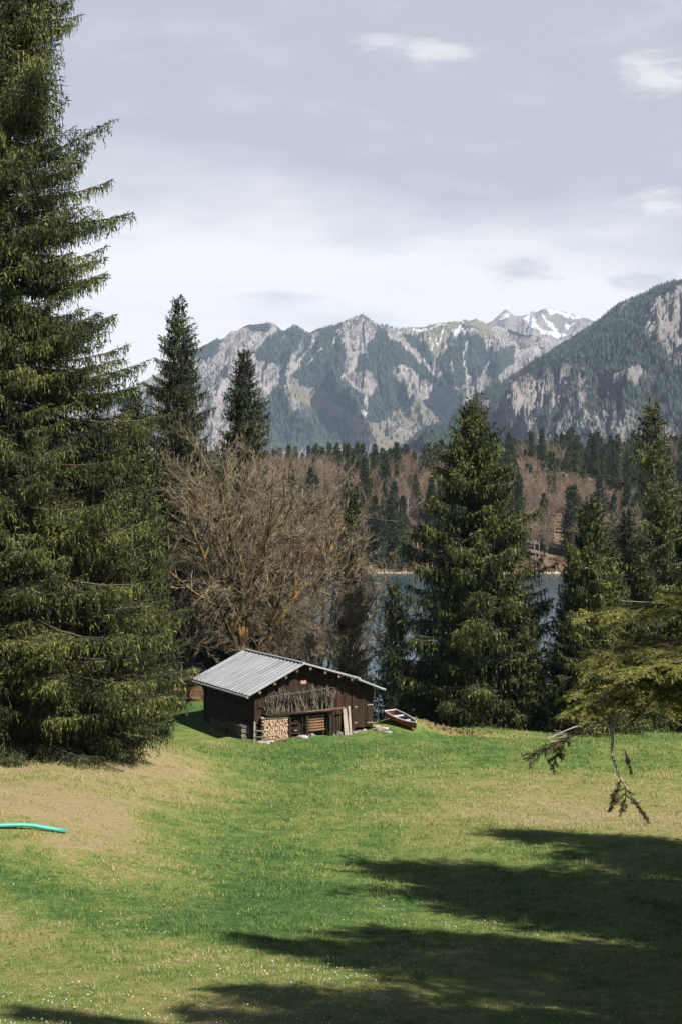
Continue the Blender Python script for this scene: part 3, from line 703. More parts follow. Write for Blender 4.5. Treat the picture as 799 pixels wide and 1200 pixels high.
# ------------------------------------------------------------------ forest across the lake
def far_forest():
    rng = np.random.default_rng(8)
    con = [spruce_meshes('far_conifer', 60 + i, 24, [3.4, 3.9, 3.0, 4.3][i], c0=[.1, .05, .2, .08][i], spacing=0.75, per=7, mats=('needles_far', 'bark'), power=0.75,
                         dsec=0.6, dspr=0.45, slen=0.75, swid=0.24, lmax=1.3, hangers=0.45, strands=.2) for i in range(4)]
    bee = [bare_meshes('far_beech', 70 + i, 22, [4.2, 3.6, 5.0, 4.0][i], limbs=[7, 8, 7, 9][i], kids=(6, 5), trunk_frac=[.42, .5, .36, .45][i], tr=0.24, twig_n=4, twig=1.3, twig_w=0.06,
                       upward=0.8, mats=('beech_bark', 'beech_twigs'), limb_angle=(10, 42), twig_levels=2) for i in range(4)]
    def join(ms):        # one mesh per small far tree
        vs = []; fs = []; off = 0; mats = []
        import itertools
        for me in ms:
            n = len(me.vertices); v = np.empty(n * 3, np.float32); me.vertices.foreach_get('co', v)
            lt = np.empty(len(me.polygons), np.int32); me.polygons.foreach_get('loop_total', lt)
            mi = np.empty(len(me.polygons), np.int32); me.polygons.foreach_get('material_index', mi)
            li = np.empty(len(me.loops), np.int32); me.loops.foreach_get('vertex_index', li)
            st = np.concatenate([[0], np.cumsum(lt)[:-1]])
            for k in np.unique(lt):
                for mm in np.unique(mi[lt == k]):
                    s = st[(lt == k) & (mi == mm)]
                    f = li[s[:, None] + np.arange(k)[None, :]] + off
                    m = me.materials[int(mm)]
                    if m not in mats: mats.append(m)
                    fs.append((f, mats.index(m)))
            vs.append(v.reshape(-1, 3)); off += n
        return np_mesh('far_tree', np.concatenate(vs), fs, mats, {'tint': spray_tint(rng, off)})
    con = [join(c) for c in con]; bee = [join(b) for b in bee]
    nc = nb = 0; used = []
    tries = 0
    while (nc < 290 or nb < 290) and tries < 60000:
        tries += 1
        y = 449 + (430 * rng.random() ** 1.15 if nc + nb > 120 else 75 * rng.random())
        t = rng.uniform(-0.056, 0.25); x = t * y
        if 0.072 < t < 0.112 and rng.random() < 0.55: continue
        patch = float(fbm(np.array(x / 38.0), np.array(y / 60.0), 91, 3))
        depth = (y - 449) / 380
        left = t < 0.08
        p_con = (patch - 0.46) * 6.0 + (0.30 + 0.4 * depth if left else depth * 3.0 + .15)
        iscon = rng.random() < min(0.97, max(0.05, p_con))
        if iscon and nc >= 290 or (not iscon) and nb >= 290: continue
        md = 3.6 if iscon else 4.0
        if any((x - a) ** 2 + (y - b) ** 2 < md * md for a, b in used): continue
        used.append((x, y)); z = gz(x, y)
        if z < -21.3: continue
        k = int(rng.integers(4)); s = rng.uniform(0.5, 1.0) if iscon else rng.uniform(0.6, 0.98)
        if iscon:
            o = link('conifer_tree', con[k]); nc += 1
            tag(o, 'dark green conifer in the mixed wood on the hillside across the lake', 'tree', 'conifers across the lake')
        else:
            o = link('beech_tree', bee[k]); nb += 1
            tag(o, 'leafless pinkish brown beech in the wood on the hillside across the lake', 'tree', 'bare beeches across the lake')
        o.location = (x, y, z - 0.3); o.rotation_euler = (rng.normal(0, .02), rng.normal(0, .02), rng.uniform(0, 6.28)); o.scale = (s * rng.uniform(.85, 1.15), s * rng.uniform(.85, 1.15), s)
    # the far ridge behind is closed wood: one mass of many more conifers
    lite = [spruce_meshes('ridge_conifer', 80 + i, 20, [2.7, 3.2, 2.4][i], c0=.12, spacing=1.3, per=6, mats=('needles_far', 'bark'), power=0.8, dsec=1.1, dspr=0.7, slen=1.0, swid=0.34, lmax=1.2, hangers=0.3, strands=0)[0] for i in range(3)]
    VV = []; FF = []; off = 0
    arr = []
    for me in lite:
        v = np.empty(len(me.vertices) * 3, np.float32); me.vertices.foreach_get('co', v)
        nq = [p for p in range(len(me.polygons)) if me.polygons[p].material_index == 0]
        arr.append((v.reshape(-1, 3)[:len(nq) * 4]))
    k = 0
    while k < 520:
        y = rng.uniform(560, 960); t = rng.uniform(-.07, .27); x = t * y
        if fbm(np.array(x / 45.0), np.array(y / 70.0), 91, 3) + (.10 if t > .1 else -.04) + .12 * (y - 560) / 400 < .50: continue
        a = arr[int(rng.integers(3))]; c = rng.uniform(0, 6.28); sc = rng.uniform(.6, 1.15)
        m = np.array([[math.cos(c), -math.sin(c), 0], [math.sin(c), math.cos(c), 0], [0, 0, 1]]) * sc
        VV.append(a @ m.T + np.array([x, y, gz(x, y) - .3])); k += 1
    VV = np.concatenate(VV)
    me = np_mesh('ridge_wood', VV, [(np.arange(len(VV)).reshape(-1, 4), 0)], [M['needles_far']], {'tint': spray_tint(rng, len(VV))})
    tag(link('ridge_wood', me), 'closed dark conifer wood along the ridge across the lake', 'woodland', kind='stuff')
    # bleached dead trunks at the shore
    for (px, D, h) in [(478, 490, 11), (451, 515, 9), (560, 470, 12)]:
        pts = np.array([(0, 0, -.5), (.05, 0, h * .3), (-.08, .05, h * .7), (.1, 0, h)]); V, Q, T = polytube(pts, [.36, .3, .24, .1], 7)
        rr = np.random.default_rng(px); k = 9; zz = rr.uniform(.35, .95, k) * h; aa = rr.uniform(0, 6.28, k); ll = rr.uniform(.5, 1.6, k)
        A = np.stack([0 * zz, 0 * zz, zz], 1); B = A + np.stack([np.cos(aa) * ll, np.sin(aa) * ll, -.2 * ll], 1)
        V2, Q2 = tubes(A, B, np.full(k, .07), np.full(k, .02), 4)
        o = link('dead_trunk', np_mesh('dead_trunk', np.concatenate([V, V2]), [(Q, 0), (T, 0), (Q2 + len(V), 0)], [M['twigs_pale']], smooth=True), None)
        x = at(px, D); o.location = (x, D, gz(x, D))
        tag(o, {478: 'bleached dead trunk standing tallest in the clearing across the lake', 451: 'paler broken dead trunk further back left in the clearing across the lake', 560: 'dead trunk by the far shore behind the big lakeside spruce'}[px], 'tree')
    # the wood goes on to both sides, where nothing of it can be told apart
    vs = []; fs = []; off = 0
    n = 900
    y = rng.uniform(450, 900, n); t = np.where(rng.random(n) < .5, rng.uniform(-.34, -.058, n), rng.uniform(.252, .40, n))
    x = t * y; z = ground_z(x, y); P = np.stack([x, y, z], 1)[z > -21.3]
    for k in range(2):
        sel = P[k::2]; me = con[k + 1] if k == 0 else bee[1]
        me2 = me
        # a light stand-in crown: ragged tiers
        m = len(sel); h = rng.uniform(14, 24, m); r = h * 0.17
        for tier in range(6):
            a = np.arange(9) * 2 * np.pi / 9
            zz = h * (0.08 + 0.15 * tier); rr = r * (1 - tier / 6.3)
            jag = np.where(np.arange(9) % 2 == 0, 1.0, 0.55)[None, :] * rng.uniform(.7, 1.25, (m, 9))
            ring = np.stack([np.cos(a)[None, :] * rr[:, None] * jag, np.sin(a)[None, :] * rr[:, None] * jag, (zz[:, None] - 0.12 * r[:, None] * jag)], -1) + sel[:, None, :]
            top = sel + np.stack([0 * h, 0 * h, zz + h * 0.24], 1)
            V = np.concatenate([ring, top[:, None, :]], 1).reshape(-1, 3)
            b = (np.arange(m) * 10)[:, None]; kk = np.arange(9)[None, :]
            T = np.stack([b + kk, b + (kk + 1) % 9, np.broadcast_to(b + 9, (m, 9))], -1).reshape(-1, 3)
            vs.append(V); fs.append((T + off, 0)); off += len(V)
    me = np_mesh('woodland', np.concatenate(vs), fs, [M['needles_far']], {'tint': rng.random(off)})
    tag(link('woodland', me), 'wooded shore running on beside the lake behind the nearer trees', 'woodland', kind='stuff')
far_forest()

# ------------------------------------------------------------------ mountains
def mountain_mat(name, rock1, rock2, forest, snow=False):
    t = NT(name)
    p = t.pos()
    n1 = t.noise(p, 0.006, 8, 0.7); n2 = t.noise(p, 0.022, 8, 0.78)
    rk = t.ramp(t.math('ADD', t.math('MULTIPLY', n1, .5), t.math('MULTIPLY', n2, .5)), [(0.40, rock1), (0.58, rock2)])
    scree = t.fac(t.math('ADD', t.attr('gully'), t.math('MULTIPLY', t.math('SUBTRACT', n2, .5), .6)), 0.55, 0.8)
    rk = t.mix(t.math('MULTIPLY', scree, 0.8), rk, (0.44, 0.40, 0.375))
    md = t.fac(t.math('ADD', t.attr('pasture'), t.math('MULTIPLY', t.math('SUBTRACT', n2, .5), .5)), 0.45, 0.6)
    rk = t.mix(md, rk, (0.25, 0.225, 0.155))
    ff = t.fac(t.math('ADD', t.attr('wood'), t.math('MULTIPLY', t.math('SUBTRACT', n2, .5), 1.5)), 0.46, 0.56)
    fc = t.ramp(n2, [(0.35, tuple(0.7 * c for c in forest)), (0.65, tuple(1.5 * c for c in forest))])
    c = t.mix(ff, rk, fc)
    sn = t.fac(t.math('ADD', t.attr('snow'), t.math('MULTIPLY', t.math('SUBTRACT', n2, .5), 1.1)), 0.5, 0.58)
    c = t.mix(sn, c, (0.66, 0.67, 0.70))
    nrm = t.bump(t.noise(p, 0.014, 10, 0.8), 1.0, 40)
    return t.done(t.principled(c, 0.95, 0.05, normal=nrm).outputs[0])

def polysd(x, y, poly):
    """signed distance to a polygon, negative inside"""
    d = np.full(x.shape, 1e9); ins = np.zeros(x.shape, bool); n = len(poly)
    for k in range(n):
        (x0, y0), (x1, y1) = poly[k], poly[(k + 1) % n]
        vx, vy = x1 - x0, y1 - y0
        t = np.clip(((x - x0) * vx + (y - y0) * vy) / (vx * vx + vy * vy + 1e-9), 0, 1)
        d = np.minimum(d, np.hypot(x - x0 - t * vx, y - y0 - t * vy))
        c = (y0 > y) != (y1 > y)
        ins ^= c & (x < (x1 - x0) * (y - y0) / (y1 - y0 + 1e-12) + x0)
    return np.where(ins, -d, d)
def patches(x, y, base, items, soft=3.5):
    """lay patches (value, polygon) one over another on a base value"""
    f = base + 0 * x
    for val, poly in items:
        k = sm(.5 - polysd(x, y, poly) / (2 * soft)); f = f * (1 - k) + val * k
    return f
def streaks(x, y, lines):
    f = 0 * x
    for w, pl in lines: f = np.maximum(f, np.exp(-(polydist(x, y, pl) / w) ** 2))
    return f

def mountain(name, sil, D0, D1, z0, u0, u1, d0, d1, nv, seed, mat, amp=190, rib=85, wood_fn=None, snow_fn=None, pasture_fn=None, gully_fn=None, trees=0, th=14, vexp=1.12, label=None, jag=1.0):
    u = np.concatenate([np.arange(u0, d0, 4.0), np.arange(d0, d1, 0.75), np.arange(d1, u1, 4.0)]); v = np.concatenate([np.linspace(0, 1, nv), np.linspace(1.02, 1.4, 14)])
    U, Vv = np.meshgrid(u, v)
    sy = np.interp(u, [s[0] for s in sil], [s[1] for s in sil])
    sy = sy + jag * (ridged(u / 26, u * 0 + 1.3, seed + 5, 5, .6) - .62) * -9
    Hh = (HY - sy) / F * D1
    D = D0 + (D1 - D0) * Vv
    vc = np.clip(Vv, 0, 1)
    wx = U / rib + 0.55 * (fbm(U / 130, Vv * 2.0, seed + 1, 3) - .5) * 2 + 0.25 * np.sin(Vv * 2.1 + U / 90)
    r1 = ridged(wx, Vv * 0.9, seed + 2, 1); r2 = ridged(wx * 2.0 + 3 + Vv * 2.0, Vv * 5.5, seed + 3, 5, .6)
    g1 = sm((ridged(wx * 1.5 + 5, Vv * 1.1 + 2, seed + 12, 1) - .80) / .2); g2 = sm((ridged(wx * 4.2 + 1, Vv * 3.0 + 4, seed + 13, 2, .5) - .74) / .2)
    cut = np.maximum(g1, .7 * g2) * np.clip(fbm(U / 45, Vv * 4, seed + 14, 3) * 2.6 - .7, 0, 1)
    det = fbm(U / 11, Vv * 30, seed + 4, 5, .65)
    env = np.sin(np.pi * np.clip(vc, 0.0, 1)) ** 0.75
    Z = z0 + (Hh[None, :] - z0) * vc ** vexp + env * (amp * (r1 - 0.68) + 0.50 * amp * (r2 - .58) - 0.22 * amp * cut) + (0.2 + env) * 55 * (det - .5)
    # keep the flanks below the sight line of the crest
    lim = Hh[None, :] / D1 * D * (1 - 0.012 * (1 - vc))
    Z = np.where(Vv <= 1, np.minimum(Z, lim), Hh[None, :] - (Vv - 1) * (D1 - D0) * 0.9)
    X = (U - 400) / F * D
    row = HY - F * Z / D
    wu = U + 7 * (fbm(U / 14, row / 14, seed + 21, 4, .6) - .5) * 2; wr = row + 6 * (fbm(U / 12 + 40, row / 12, seed + 22, 4, .6) - .5) * 2
    n, m = X.shape
    idx = np.arange(n * m).reshape(n, m)
    Q = np.stack([idx[:-1, :-1], idx[:-1, 1:], idx[1:, 1:], idx[1:, :-1]], -1).reshape(-1, 4)
    rough = fbm(U / 30, Vv * 7, seed + 8, 4, .6)
    gl = gully_fn(wu, wr) if gully_fn else 0 * U
    wood = np.clip(wood_fn(wu, wr, r1, r2, rough) - .25 * cut - .8 * gl, 0, 1); gully = np.clip(.2 + .4 * cut + .9 * gl + .5 * (.55 - r2), 0, 1)
    snow = snow_fn(wu, wr, r1, r2, rough) if snow_fn else 0 * U
    past = pasture_fn(wu, wr, r1, r2, rough) if pasture_fn else 0 * U
    me = np_mesh(name, np.stack([X, D, Z], -1).reshape(-1, 3), [(Q, 0)], [mat], {'wood': wood.ravel(), 'gully': gully.ravel(), 'snow': snow.ravel(), 'pasture': past.ravel()}, smooth=True)
    tag(link(name, me), kind='structure')
    if trees:
        rng = np.random.default_rng(seed + 9)
        w = np.clip((wood - .22) * 2.2, 0.05, 1) * (Vv < 0.985) * (1 - .8 * np.clip(snow, 0, 1))
        if pasture_fn: w = np.maximum(w * (1 - .85 * np.clip(past * 1.5, 0, 1)), 0.01 * (Vv < .98))
        w = w / w.sum()
        pick = rng.choice(w.size, trees, p=w.ravel()); i = pick // m; j = pick % m
        i = np.clip(i, 0, n - 2); j = np.clip(j, 0, m - 2); a = rng.random(trees); b = rng.random(trees)
        def bl(A): return (A[i, j] * (1 - a) + A[i + 1, j] * a) * (1 - b) + (A[i, j + 1] * (1 - a) + A[i + 1, j + 1] * a) * b
        C = np.stack([bl(X), bl(D), bl(Z) - 1], 1); h = th * rng.uniform(.5, 1.25, trees) * (1.15 - .45 * vc[i, j]); r = h * rng.uniform(.16, .24, trees)
        ang = rng.uniform(0, 6.28, trees)
        ring = [C + np.stack([np.cos(ang + k * 1.5708) * r, np.sin(ang + k * 1.5708) * r, 0.08 * h], 1) for k in range(4)]
        V = np.stack(ring + [C + np.stack([0 * h, 0 * h, h], 1)], 1).reshape(-1, 3)
        bb = (np.arange(trees) * 5)[:, None]
        T = np.concatenate([np.concatenate([bb + k, bb + (k + 1) % 4, bb + 4], 1) for k in range(4)])
        mt = foliage_mat('mountain_conifers', (0.014, 0.024, 0.017), (0.021, 0.033, 0.021), (0.034, 0.046, 0.027), scale=0.01, transl=0.05, fine=0.08)
        tag(link('mountain_forest', np_mesh('mountain_forest', V, [(T, 0)], [mt], {'tint': np.repeat(rng.random(trees), 5)})), label, 'forest', kind='stuff')

MAIN_WOOD = [(.62, [(315, 462), (332, 460), (345, 476), (380, 478), (402, 495), (432, 502), (428, 530), (300, 530)]),
    (.9, [(228, 420), (236, 402), (262, 398), (256, 412), (240, 422)]), (.8, [(282, 383), (322, 377), (326, 386), (300, 388)]),
    (.92, [(294, 414), (318, 393), (337, 379), (353, 389), (346, 408), (336, 427), (310, 426)]),
    (.9, [(358, 394), (372, 384), (400, 379), (398, 398), (404, 418), (403, 440), (413, 458), (422, 478), (396, 472), (376, 455), (354, 450), (344, 441), (350, 422)]),
    (.74, [(400, 440), (426, 463), (437, 492), (420, 494), (402, 478)]),
    (.93, [(441, 388), (456, 395), (470, 408), (492, 426), (521, 452), (500, 448), (478, 430), (462, 428), (456, 441), (472, 456), (482, 470), (462, 482), (450, 493), (436, 493), (430, 470), (447, 450), (432, 435), (416, 433), (428, 412)]),
    (.9, [(477, 393), (497, 402), (508, 430), (492, 420), (482, 408)]),
    (.93, [(545, 387), (561, 397), (573, 410), (571, 430), (560, 441), (546, 436), (541, 456), (526, 450), (518, 430), (522, 410)]),
    (.9, [(574, 412), (602, 407), (606, 424), (582, 442), (571, 436)]), (.85, [(592, 384), (634, 388), (622, 395), (600, 393)]),
    (.75, [(532, 462), (548, 455), (548, 468), (536, 470)])]
def wood_main(U, row, r1, r2, rough):
    return np.clip(patches(U, row, .24, MAIN_WOOD) + .75 * (rough - .5) + .35 * (r2 - .5), 0, 1)
MAIN_PAST = [(.9, [(328, 455), (350, 451), (380, 476), (372, 484), (345, 471)]), (.9, [(376, 486), (400, 479), (420, 508), (400, 506)]),
    (.95, [(404, 489), (430, 489), (462, 500), (472, 522), (450, 528), (418, 526), (408, 510)]), (.65, [(464, 470), (482, 464), (537, 474), (500, 494), (470, 512)]),
    (.75, [(482, 383), (545, 373), (582, 376), (579, 396), (561, 395), (546, 384), (526, 405), (516, 432), (505, 426), (495, 402)])]
def past_main(U, row, r1, r2, rough): return np.clip(patches(U, row, 0.0, MAIN_PAST) + .3 * (rough - .5), 0, 1)
MAIN_GULLY = [(2.2, [(402, 383), (408, 400), (417, 415), (416, 430), (404, 441)]), (2.5, [(418, 410), (428, 392)]), (2.2, [(372, 392), (359, 410), (351, 428), (337, 438)]),
    (2.4, [(466, 398), (490, 421), (508, 433), (523, 452)]), (1.8, [(566, 394), (574, 413), (568, 440), (568, 452)]), (1.3, [(544, 400), (545, 442)]), (1.4, [(531, 424), (528, 441)]),
    (2.0, [(412, 448), (424, 462), (429, 474), (430, 487)]), (1.5, [(397, 388), (388, 406)]), (1.6, [(376, 407), (363, 426)]), (5, [(300, 392), (285, 412), (268, 440), (255, 470)]), (3.5, [(322, 382), (300, 408)]), (1.2, [(336, 392), (331, 402)])]
def gully_main(U, row): return streaks(U, row, MAIN_GULLY)
def snow_main(U, row, r1, r2, rough):
    return np.clip(streaks(U, row, [(2.6, [(547, 373), (541, 385), (521, 404)]), (1.8, [(482, 386), (503, 386), (520, 381)]), (1.1, [(506, 393), (503, 411)]), (1.1, [(517, 390), (510, 403)]), (2.0, [(430, 487), (427, 482)])]) * (.75 + .5 * rough), 0, 1)
main_mat = mountain_mat('limestone_mountain', (0.12, 0.105, 0.10), (0.47, 0.42, 0.395), (0.020, 0.033, 0.024))
mountain('mountain', [(-350, 470), (0, 500), (100, 488), (150, 463), (200, 428), (240, 404), (262, 396), (290, 380), (322, 379), (334, 388), (345, 381), (362, 390), (385, 382), (405, 378), (425, 370), (440, 380), (466, 386), (500, 384), (520, 379), (545, 374), (565, 376), (580, 382), (605, 391), (640, 398), (700, 410), (800, 420), (1150, 440)],
         4300, 6200, 120, -350, 1150, 120, 730, 300, 200, main_mat, amp=270, rib=62, wood_fn=wood_main, snow_fn=snow_main, pasture_fn=past_main, gully_fn=gully_main, trees=26000, th=15, label='dark conifer woods patching the flanks of the far limestone range')

RIGHT_WOOD = [(.42, [(555, 474), (600, 442), (640, 426), (668, 424), (692, 446), (686, 470), (702, 490), (680, 508), (620, 530), (560, 530), (585, 492)]),
    (.26, [(752, 366), (772, 342), (799, 333), (850, 336), (850, 440), (792, 432), (764, 402)]), (.85, [(742, 345), (790, 327), (800, 332), (770, 345), (752, 362)]),
    (.12, [(707, 441), (735, 431), (754, 432), (745, 446), (720, 448)]), (.36, [(684, 488), (740, 474), (792, 500), (792, 530), (690, 530)])]
def wood_right(U, row, r1, r2, rough):
    return np.clip(patches(U, row, .76, RIGHT_WOOD, 5) + .75 * (rough - .5) + .4 * (r2 - .5), 0, 1)
def gully_right(U, row): return streaks(U, row, [(1.8, [(684, 430), (678, 455), (682, 470)]), (2.0, [(640, 462), (618, 490), (612, 510)]), (1.6, [(662, 430), (655, 460), (640, 490)]), (1.5, [(735, 352), (726, 372)])]) * .8
right_mat = mountain_mat('wooded_mountain', (0.12, 0.105, 0.10), (0.47, 0.42, 0.395), (0.018, 0.030, 0.021))
mountain('mountain', [(380, 560), (440, 540), (470, 524), (515, 497), (560, 464), (600, 438), (632, 420), (665, 398), (700, 374), (722, 360), (745, 349), (770, 336), (790, 329), (805, 328), (840, 330), (880, 345), (1000, 380), (1200, 420)],
         2300, 3900, 60, 380, 1200, 460, 830, 280, 300, right_mat, amp=150, rib=60, wood_fn=wood_right, gully_fn=gully_right, trees=20000, th=13, vexp=1.05, label='speckled conifer woods on the steep mountain at the right', jag=.7)

snow_mat = mountain_mat('snowy_mountain', (0.15, 0.13, 0.12), (0.32, 0.28, 0.26), (0.03, 0.045, 0.035))
SNOWS = [(.95, [(611, 367), (622, 371), (632, 384), (646, 387), (664, 391), (652, 398), (636, 393), (621, 382)]), (.9, [(638, 361), (665, 365), (692, 374), (672, 373), (650, 369)]),
    (.9, [(632, 369), (646, 377), (657, 385), (648, 387), (636, 379)]), (.9, [(598, 366), (588, 376), (582, 378), (590, 368)]), (.85, [(660, 376), (676, 378), (668, 386), (658, 384)])]
def snow_peak(U, row, r1, r2, rough): return np.clip(patches(U, row, .20, SNOWS, 3) * .82 + 1.0 * (rough - .5), 0, 1)
mountain('mountain', [(430, 420), (540, 395), (570, 380), (585, 370), (592, 364), (605, 371), (625, 364), (645, 361), (662, 366), (682, 371), (694, 377), (730, 390), (860, 430)],
         6400, 8600, 250, 430, 860, 540, 730, 160, 400, snow_mat, amp=170, rib=30, wood_fn=lambda U, v, r1, r2, g: 0 * U, snow_fn=snow_peak, label=None)

# ------------------------------------------------------------------ barn
M['dark_wood'] = simple('weathered_dark_wood', (0.010, 0.007, 0.005), (0.045, 0.026, 0.016), 3.0, 0.85, 0.15, (1, 1, 0.2), 0.4, 0.02)
M['red_wood'] = simple('red_brown_wood', (0.014, 0.008, 0.005), (0.056, 0.028, 0.017), 3.0, 0.85, 0.15, (1, 1, 0.2), 0.4, 0.02)
M['log_wood'] = simple('old_log_wood', (0.05, 0.026, 0.015), (0.20, 0.115, 0.07), 4.0, 0.85, 0.15, (0.3, 1, 1), 0.4, 0.02)
M['pale_wood'] = simple('pale_grey_wood', (0.19, 0.16, 0.13), (0.36, 0.315, 0.265), 5.0, 0.85, 0.15, (1, 1, 0.2), 0.3, 0.01)
M['grey_wood'] = simple('grey_stick_wood', (0.05, 0.042, 0.035), (0.21, 0.18, 0.15), 2.0, 0.85, 0.15, bump=0.3, rnd=0.9)
M['cut_wood'] = simple('fresh_cut_wood', (0.27, 0.18, 0.115), (0.46, 0.34, 0.235), 14, 0.85, 0.15, bump=0.2, rnd=0.55)
M['roof_metal'] = simple('grey_sheet_metal', (0.15, 0.148, 0.150), (0.265, 0.268, 0.28), 1.1, 0.5, 0.35, (0.5, 1.4, 1), lo=.25, hi=.6)
M['metal_edge'] = simple('bare_metal_flashing', (0.22, 0.22, 0.23), (0.32, 0.32, 0.33), 4, 0.4, 0.5)
M['black_metal'] = simple('black_iron', (0.012, 0.012, 0.012), (0.03, 0.028, 0.026), 8, 0.5, 0.4)
M['stone'] = simple('pale_field_stone', (0.15, 0.135, 0.12), (0.34, 0.315, 0.28), 5, 0.9, 0.1, bump=0.5)
M['shingle'] = simple('old_grey_shingles', (0.045, 0.040, 0.036), (0.19, 0.17, 0.15), 5, 0.9, 0.1, (1, 3, 1), 0.5)
M['red_paint'] = simple('faded_red_paint', (0.25, 0.035, 0.022), (0.36, 0.065, 0.04), 4, 0.5, 0.35)
M['white_paint'] = simple('worn_white_paint', (0.30, 0.295, 0.29), (0.46, 0.455, 0.45), 5, 0.5, 0.35)
M['pink'] = simple('faded_pink_board', (0.30, 0.14, 0.12), (0.42, 0.22, 0.19), 8, 0.7)
M['turquoise'] = simple('turquoise_plastic', (0.030, 0.25, 0.185), (0.045, 0.34, 0.255), 3, 0.45, 0.4)
M['dark_panel'] = simple('dark_roof_panel', (0.012, 0.012, 0.014), (0.035, 0.034, 0.035), 4, 0.5, 0.3)

class MB:
    def __init__(self): self.v = []; self.f = []; self.mats = []; self.n = 0
    def mi(self, m):
        if m not in self.mats: self.mats.append(m)
        return self.mats.index(m)
    def add(self, V, faces, m):
        k = self.mi(m); V = [tuple(p) for p in V]
        for f in faces: self.f.append(([i + self.n for i in f], k))
        self.v += V; self.n += len(V); return self
    def box(self, c, s, m, rot=(0, 0, 0)):
        e = Euler(rot).to_matrix(); x, y, z = (a / 2 for a in s)
        V = [Vector(c) + e @ Vector((sx * x, sy * y, sz * z)) for sz in (-1, 1) for sx, sy in ((-1, -1), (1, -1), (1, 1), (-1, 1))]
        return self.add(V, [(3, 2, 1, 0), (4, 5, 6, 7), (0, 1, 5, 4), (1, 2, 6, 5), (2, 3, 7, 6), (3, 0, 4, 7)], m)
    def prism(self, poly, y0, y1, m):        # polygon in x,z pushed along y
        n = len(poly); V = [(x, y0, z) for x, z in poly] + [(x, y1, z) for x, z in poly]
        fs = [tuple(range(n)), tuple(range(2 * n - 1, n - 1, -1))] + [(i, i + n, (i + 1) % n + n, (i + 1) % n) for i in range(n)]
        return self.add(V, fs, m)
    def rod(self, a, b, r0, r1, m, sides=7, m_end=None):
        a = Vector(a); b = Vector(b); d = (b - a).normalized()
        u = d.orthogonal().normalized(); v = d.cross(u)
        V = [p + (u * math.cos(k * 6.2832 / sides) + v * math.sin(k * 6.2832 / sides)) * r for p, r in ((a, r0), (b, r1)) for k in range(sides)]
        self.add(V, [(k, (k + 1) % sides, (k + 1) % sides + sides, k + sides) for k in range(sides)], m)
        self.add(V[:sides], [tuple(range(sides - 1, -1, -1))], m_end or m); self.add(V[sides:], [tuple(range(sides))], m_end or m)
        return self
    def mesh(self, name, smooth=False):
        me = bpy.data.meshes.new(name); me.from_pydata(self.v, [], [f for f, k in self.f])
        me.polygons.foreach_set('material_index', [k for f, k in self.f])
        for m in self.mats: me.materials.append(m)
        if smooth: me.polygons.foreach_set('use_smooth', [True] * len(self.f))
        me.update(); return me
    def build(self, name, parent=None, loc=None): return link(name, self.mesh(name), parent, loc)

BA = R(27)
BX, BY = -2.60, 87.71
BZ = -14.35
BM = Matrix.Translation((BX, BY, BZ)) @ Matrix.Rotation(BA, 4, 'Z')
def bw(x, y, z=0): return BM @ Vector((x, y, z))
def bground(x, y):
    p = bw(x, y); return gz(p.x, p.y) - BZ
rb = random.Random(3)
barn = empty('barn', (BX, BY, BZ), BA)
tag(barn, 'dark weathered timber barn with a ribbed grey metal roof in the meadow', 'barn')
XL, XK, XR, YB = -2.9, 3.75, 5.16, 8.15
def roof_z(x):
    if x <= 0: return 2.80 + (4.54 - 2.80) * (x + 3.69) / 3.69
    if x <= 3.8: return 4.54 - 1.12 * x / 3.8
    return 3.36 - (x - 3.8) * 0.42

def barn_walls():
    # gable (front): vertical boards above, log courses below
    w = MB(); x = XL
    while x < XK:
        b = rb.uniform(0.15, 0.24); xm = min(x + b / 2, XK)
        top = roof_z(xm) - 0.14
        w.box((xm, 0.03 + rb.uniform(-.012, .012), (top + 1.35) / 2), (b - 0.012, 0.05, top - 1.35), M['dark_wood'] if xm < 1.9 or top < 0 else M['red_wood'], (0, 0, rb.uniform(-.01, .01)))
        x += b
    z = 0.0
    while z < 1.34:
        h = 0.2; w.box(((XL + XK) / 2, 0.05 + rb.uniform(-.01, .01), z + h / 2), (XK - XL, 0.16, h - 0.018), M['dark_wood']); z += h
    w.build('wall', barn)
    # right lean-to front
    w = MB(); x = XK + 0.06
    while x < XR:
        b = rb.uniform(0.14, 0.2); xm = min(x + b / 2, XR)
        w.box((xm, 0.035 + rb.uniform(-.01, .01), (roof_z(xm) - 0.12 + 1.9) / 2), (b - 0.01, 0.05, roof_z(xm) - 0.12 - 1.9), M['red_wood']); x += b
    w.box((XK + 0.02, 0.02, 1.65), (0.16, 0.16, 3.3), M['dark_wood'])
    w.build('wall', barn)
    # left side: log courses and vertical boards under the eave
    w = MB(); z = -0.25
    while z < 1.7:
        h = 0.21; w.box((XL + rb.uniform(-.012, .012), YB / 2 + 0.1, z + h / 2), (0.18, YB - 0.2, h - 0.018), M['dark_wood']); z += h
    y = 0.1
    while y < YB:
        b = rb.uniform(0.16, 0.24); w.box((XL + 0.02 + rb.uniform(-.012, .012), y + b / 2, 2.32), (0.05, b - 0.014, 1.25), M['dark_wood']); y += b
    w.box((XL - 0.06, YB / 2, 1.72), (0.1, YB, 0.1), M['dark_wood'])
    w.build('wall', barn)
    w = MB(); w.box((XR - 0.03, YB / 2, 1.35), (0.12, YB - 0.1, 2.95), M['dark_wood']); w.build('wall', barn)
    w = MB()
    w.prism([(XL + .12, -.2), (XL + .12, roof_z(XL) - .15), (0, 4.38), (3.7, roof_z(3.7) - .15), (XR - .12, roof_z(XR) - .15), (XR - .12, -.2)], YB - 0.2, YB - 0.05, M['dark_wood'])
    w.build('wall', barn)
    for (cx, cy, z0, z1) in ((XL, 0.0, -.3, 2.75), (XL, YB, -.3, 2.75)):
        MB().box((cx, cy, (z0 + z1) / 2), (0.24, 0.24, z1 - z0), M['dark_wood']).build('corner_post', barn)
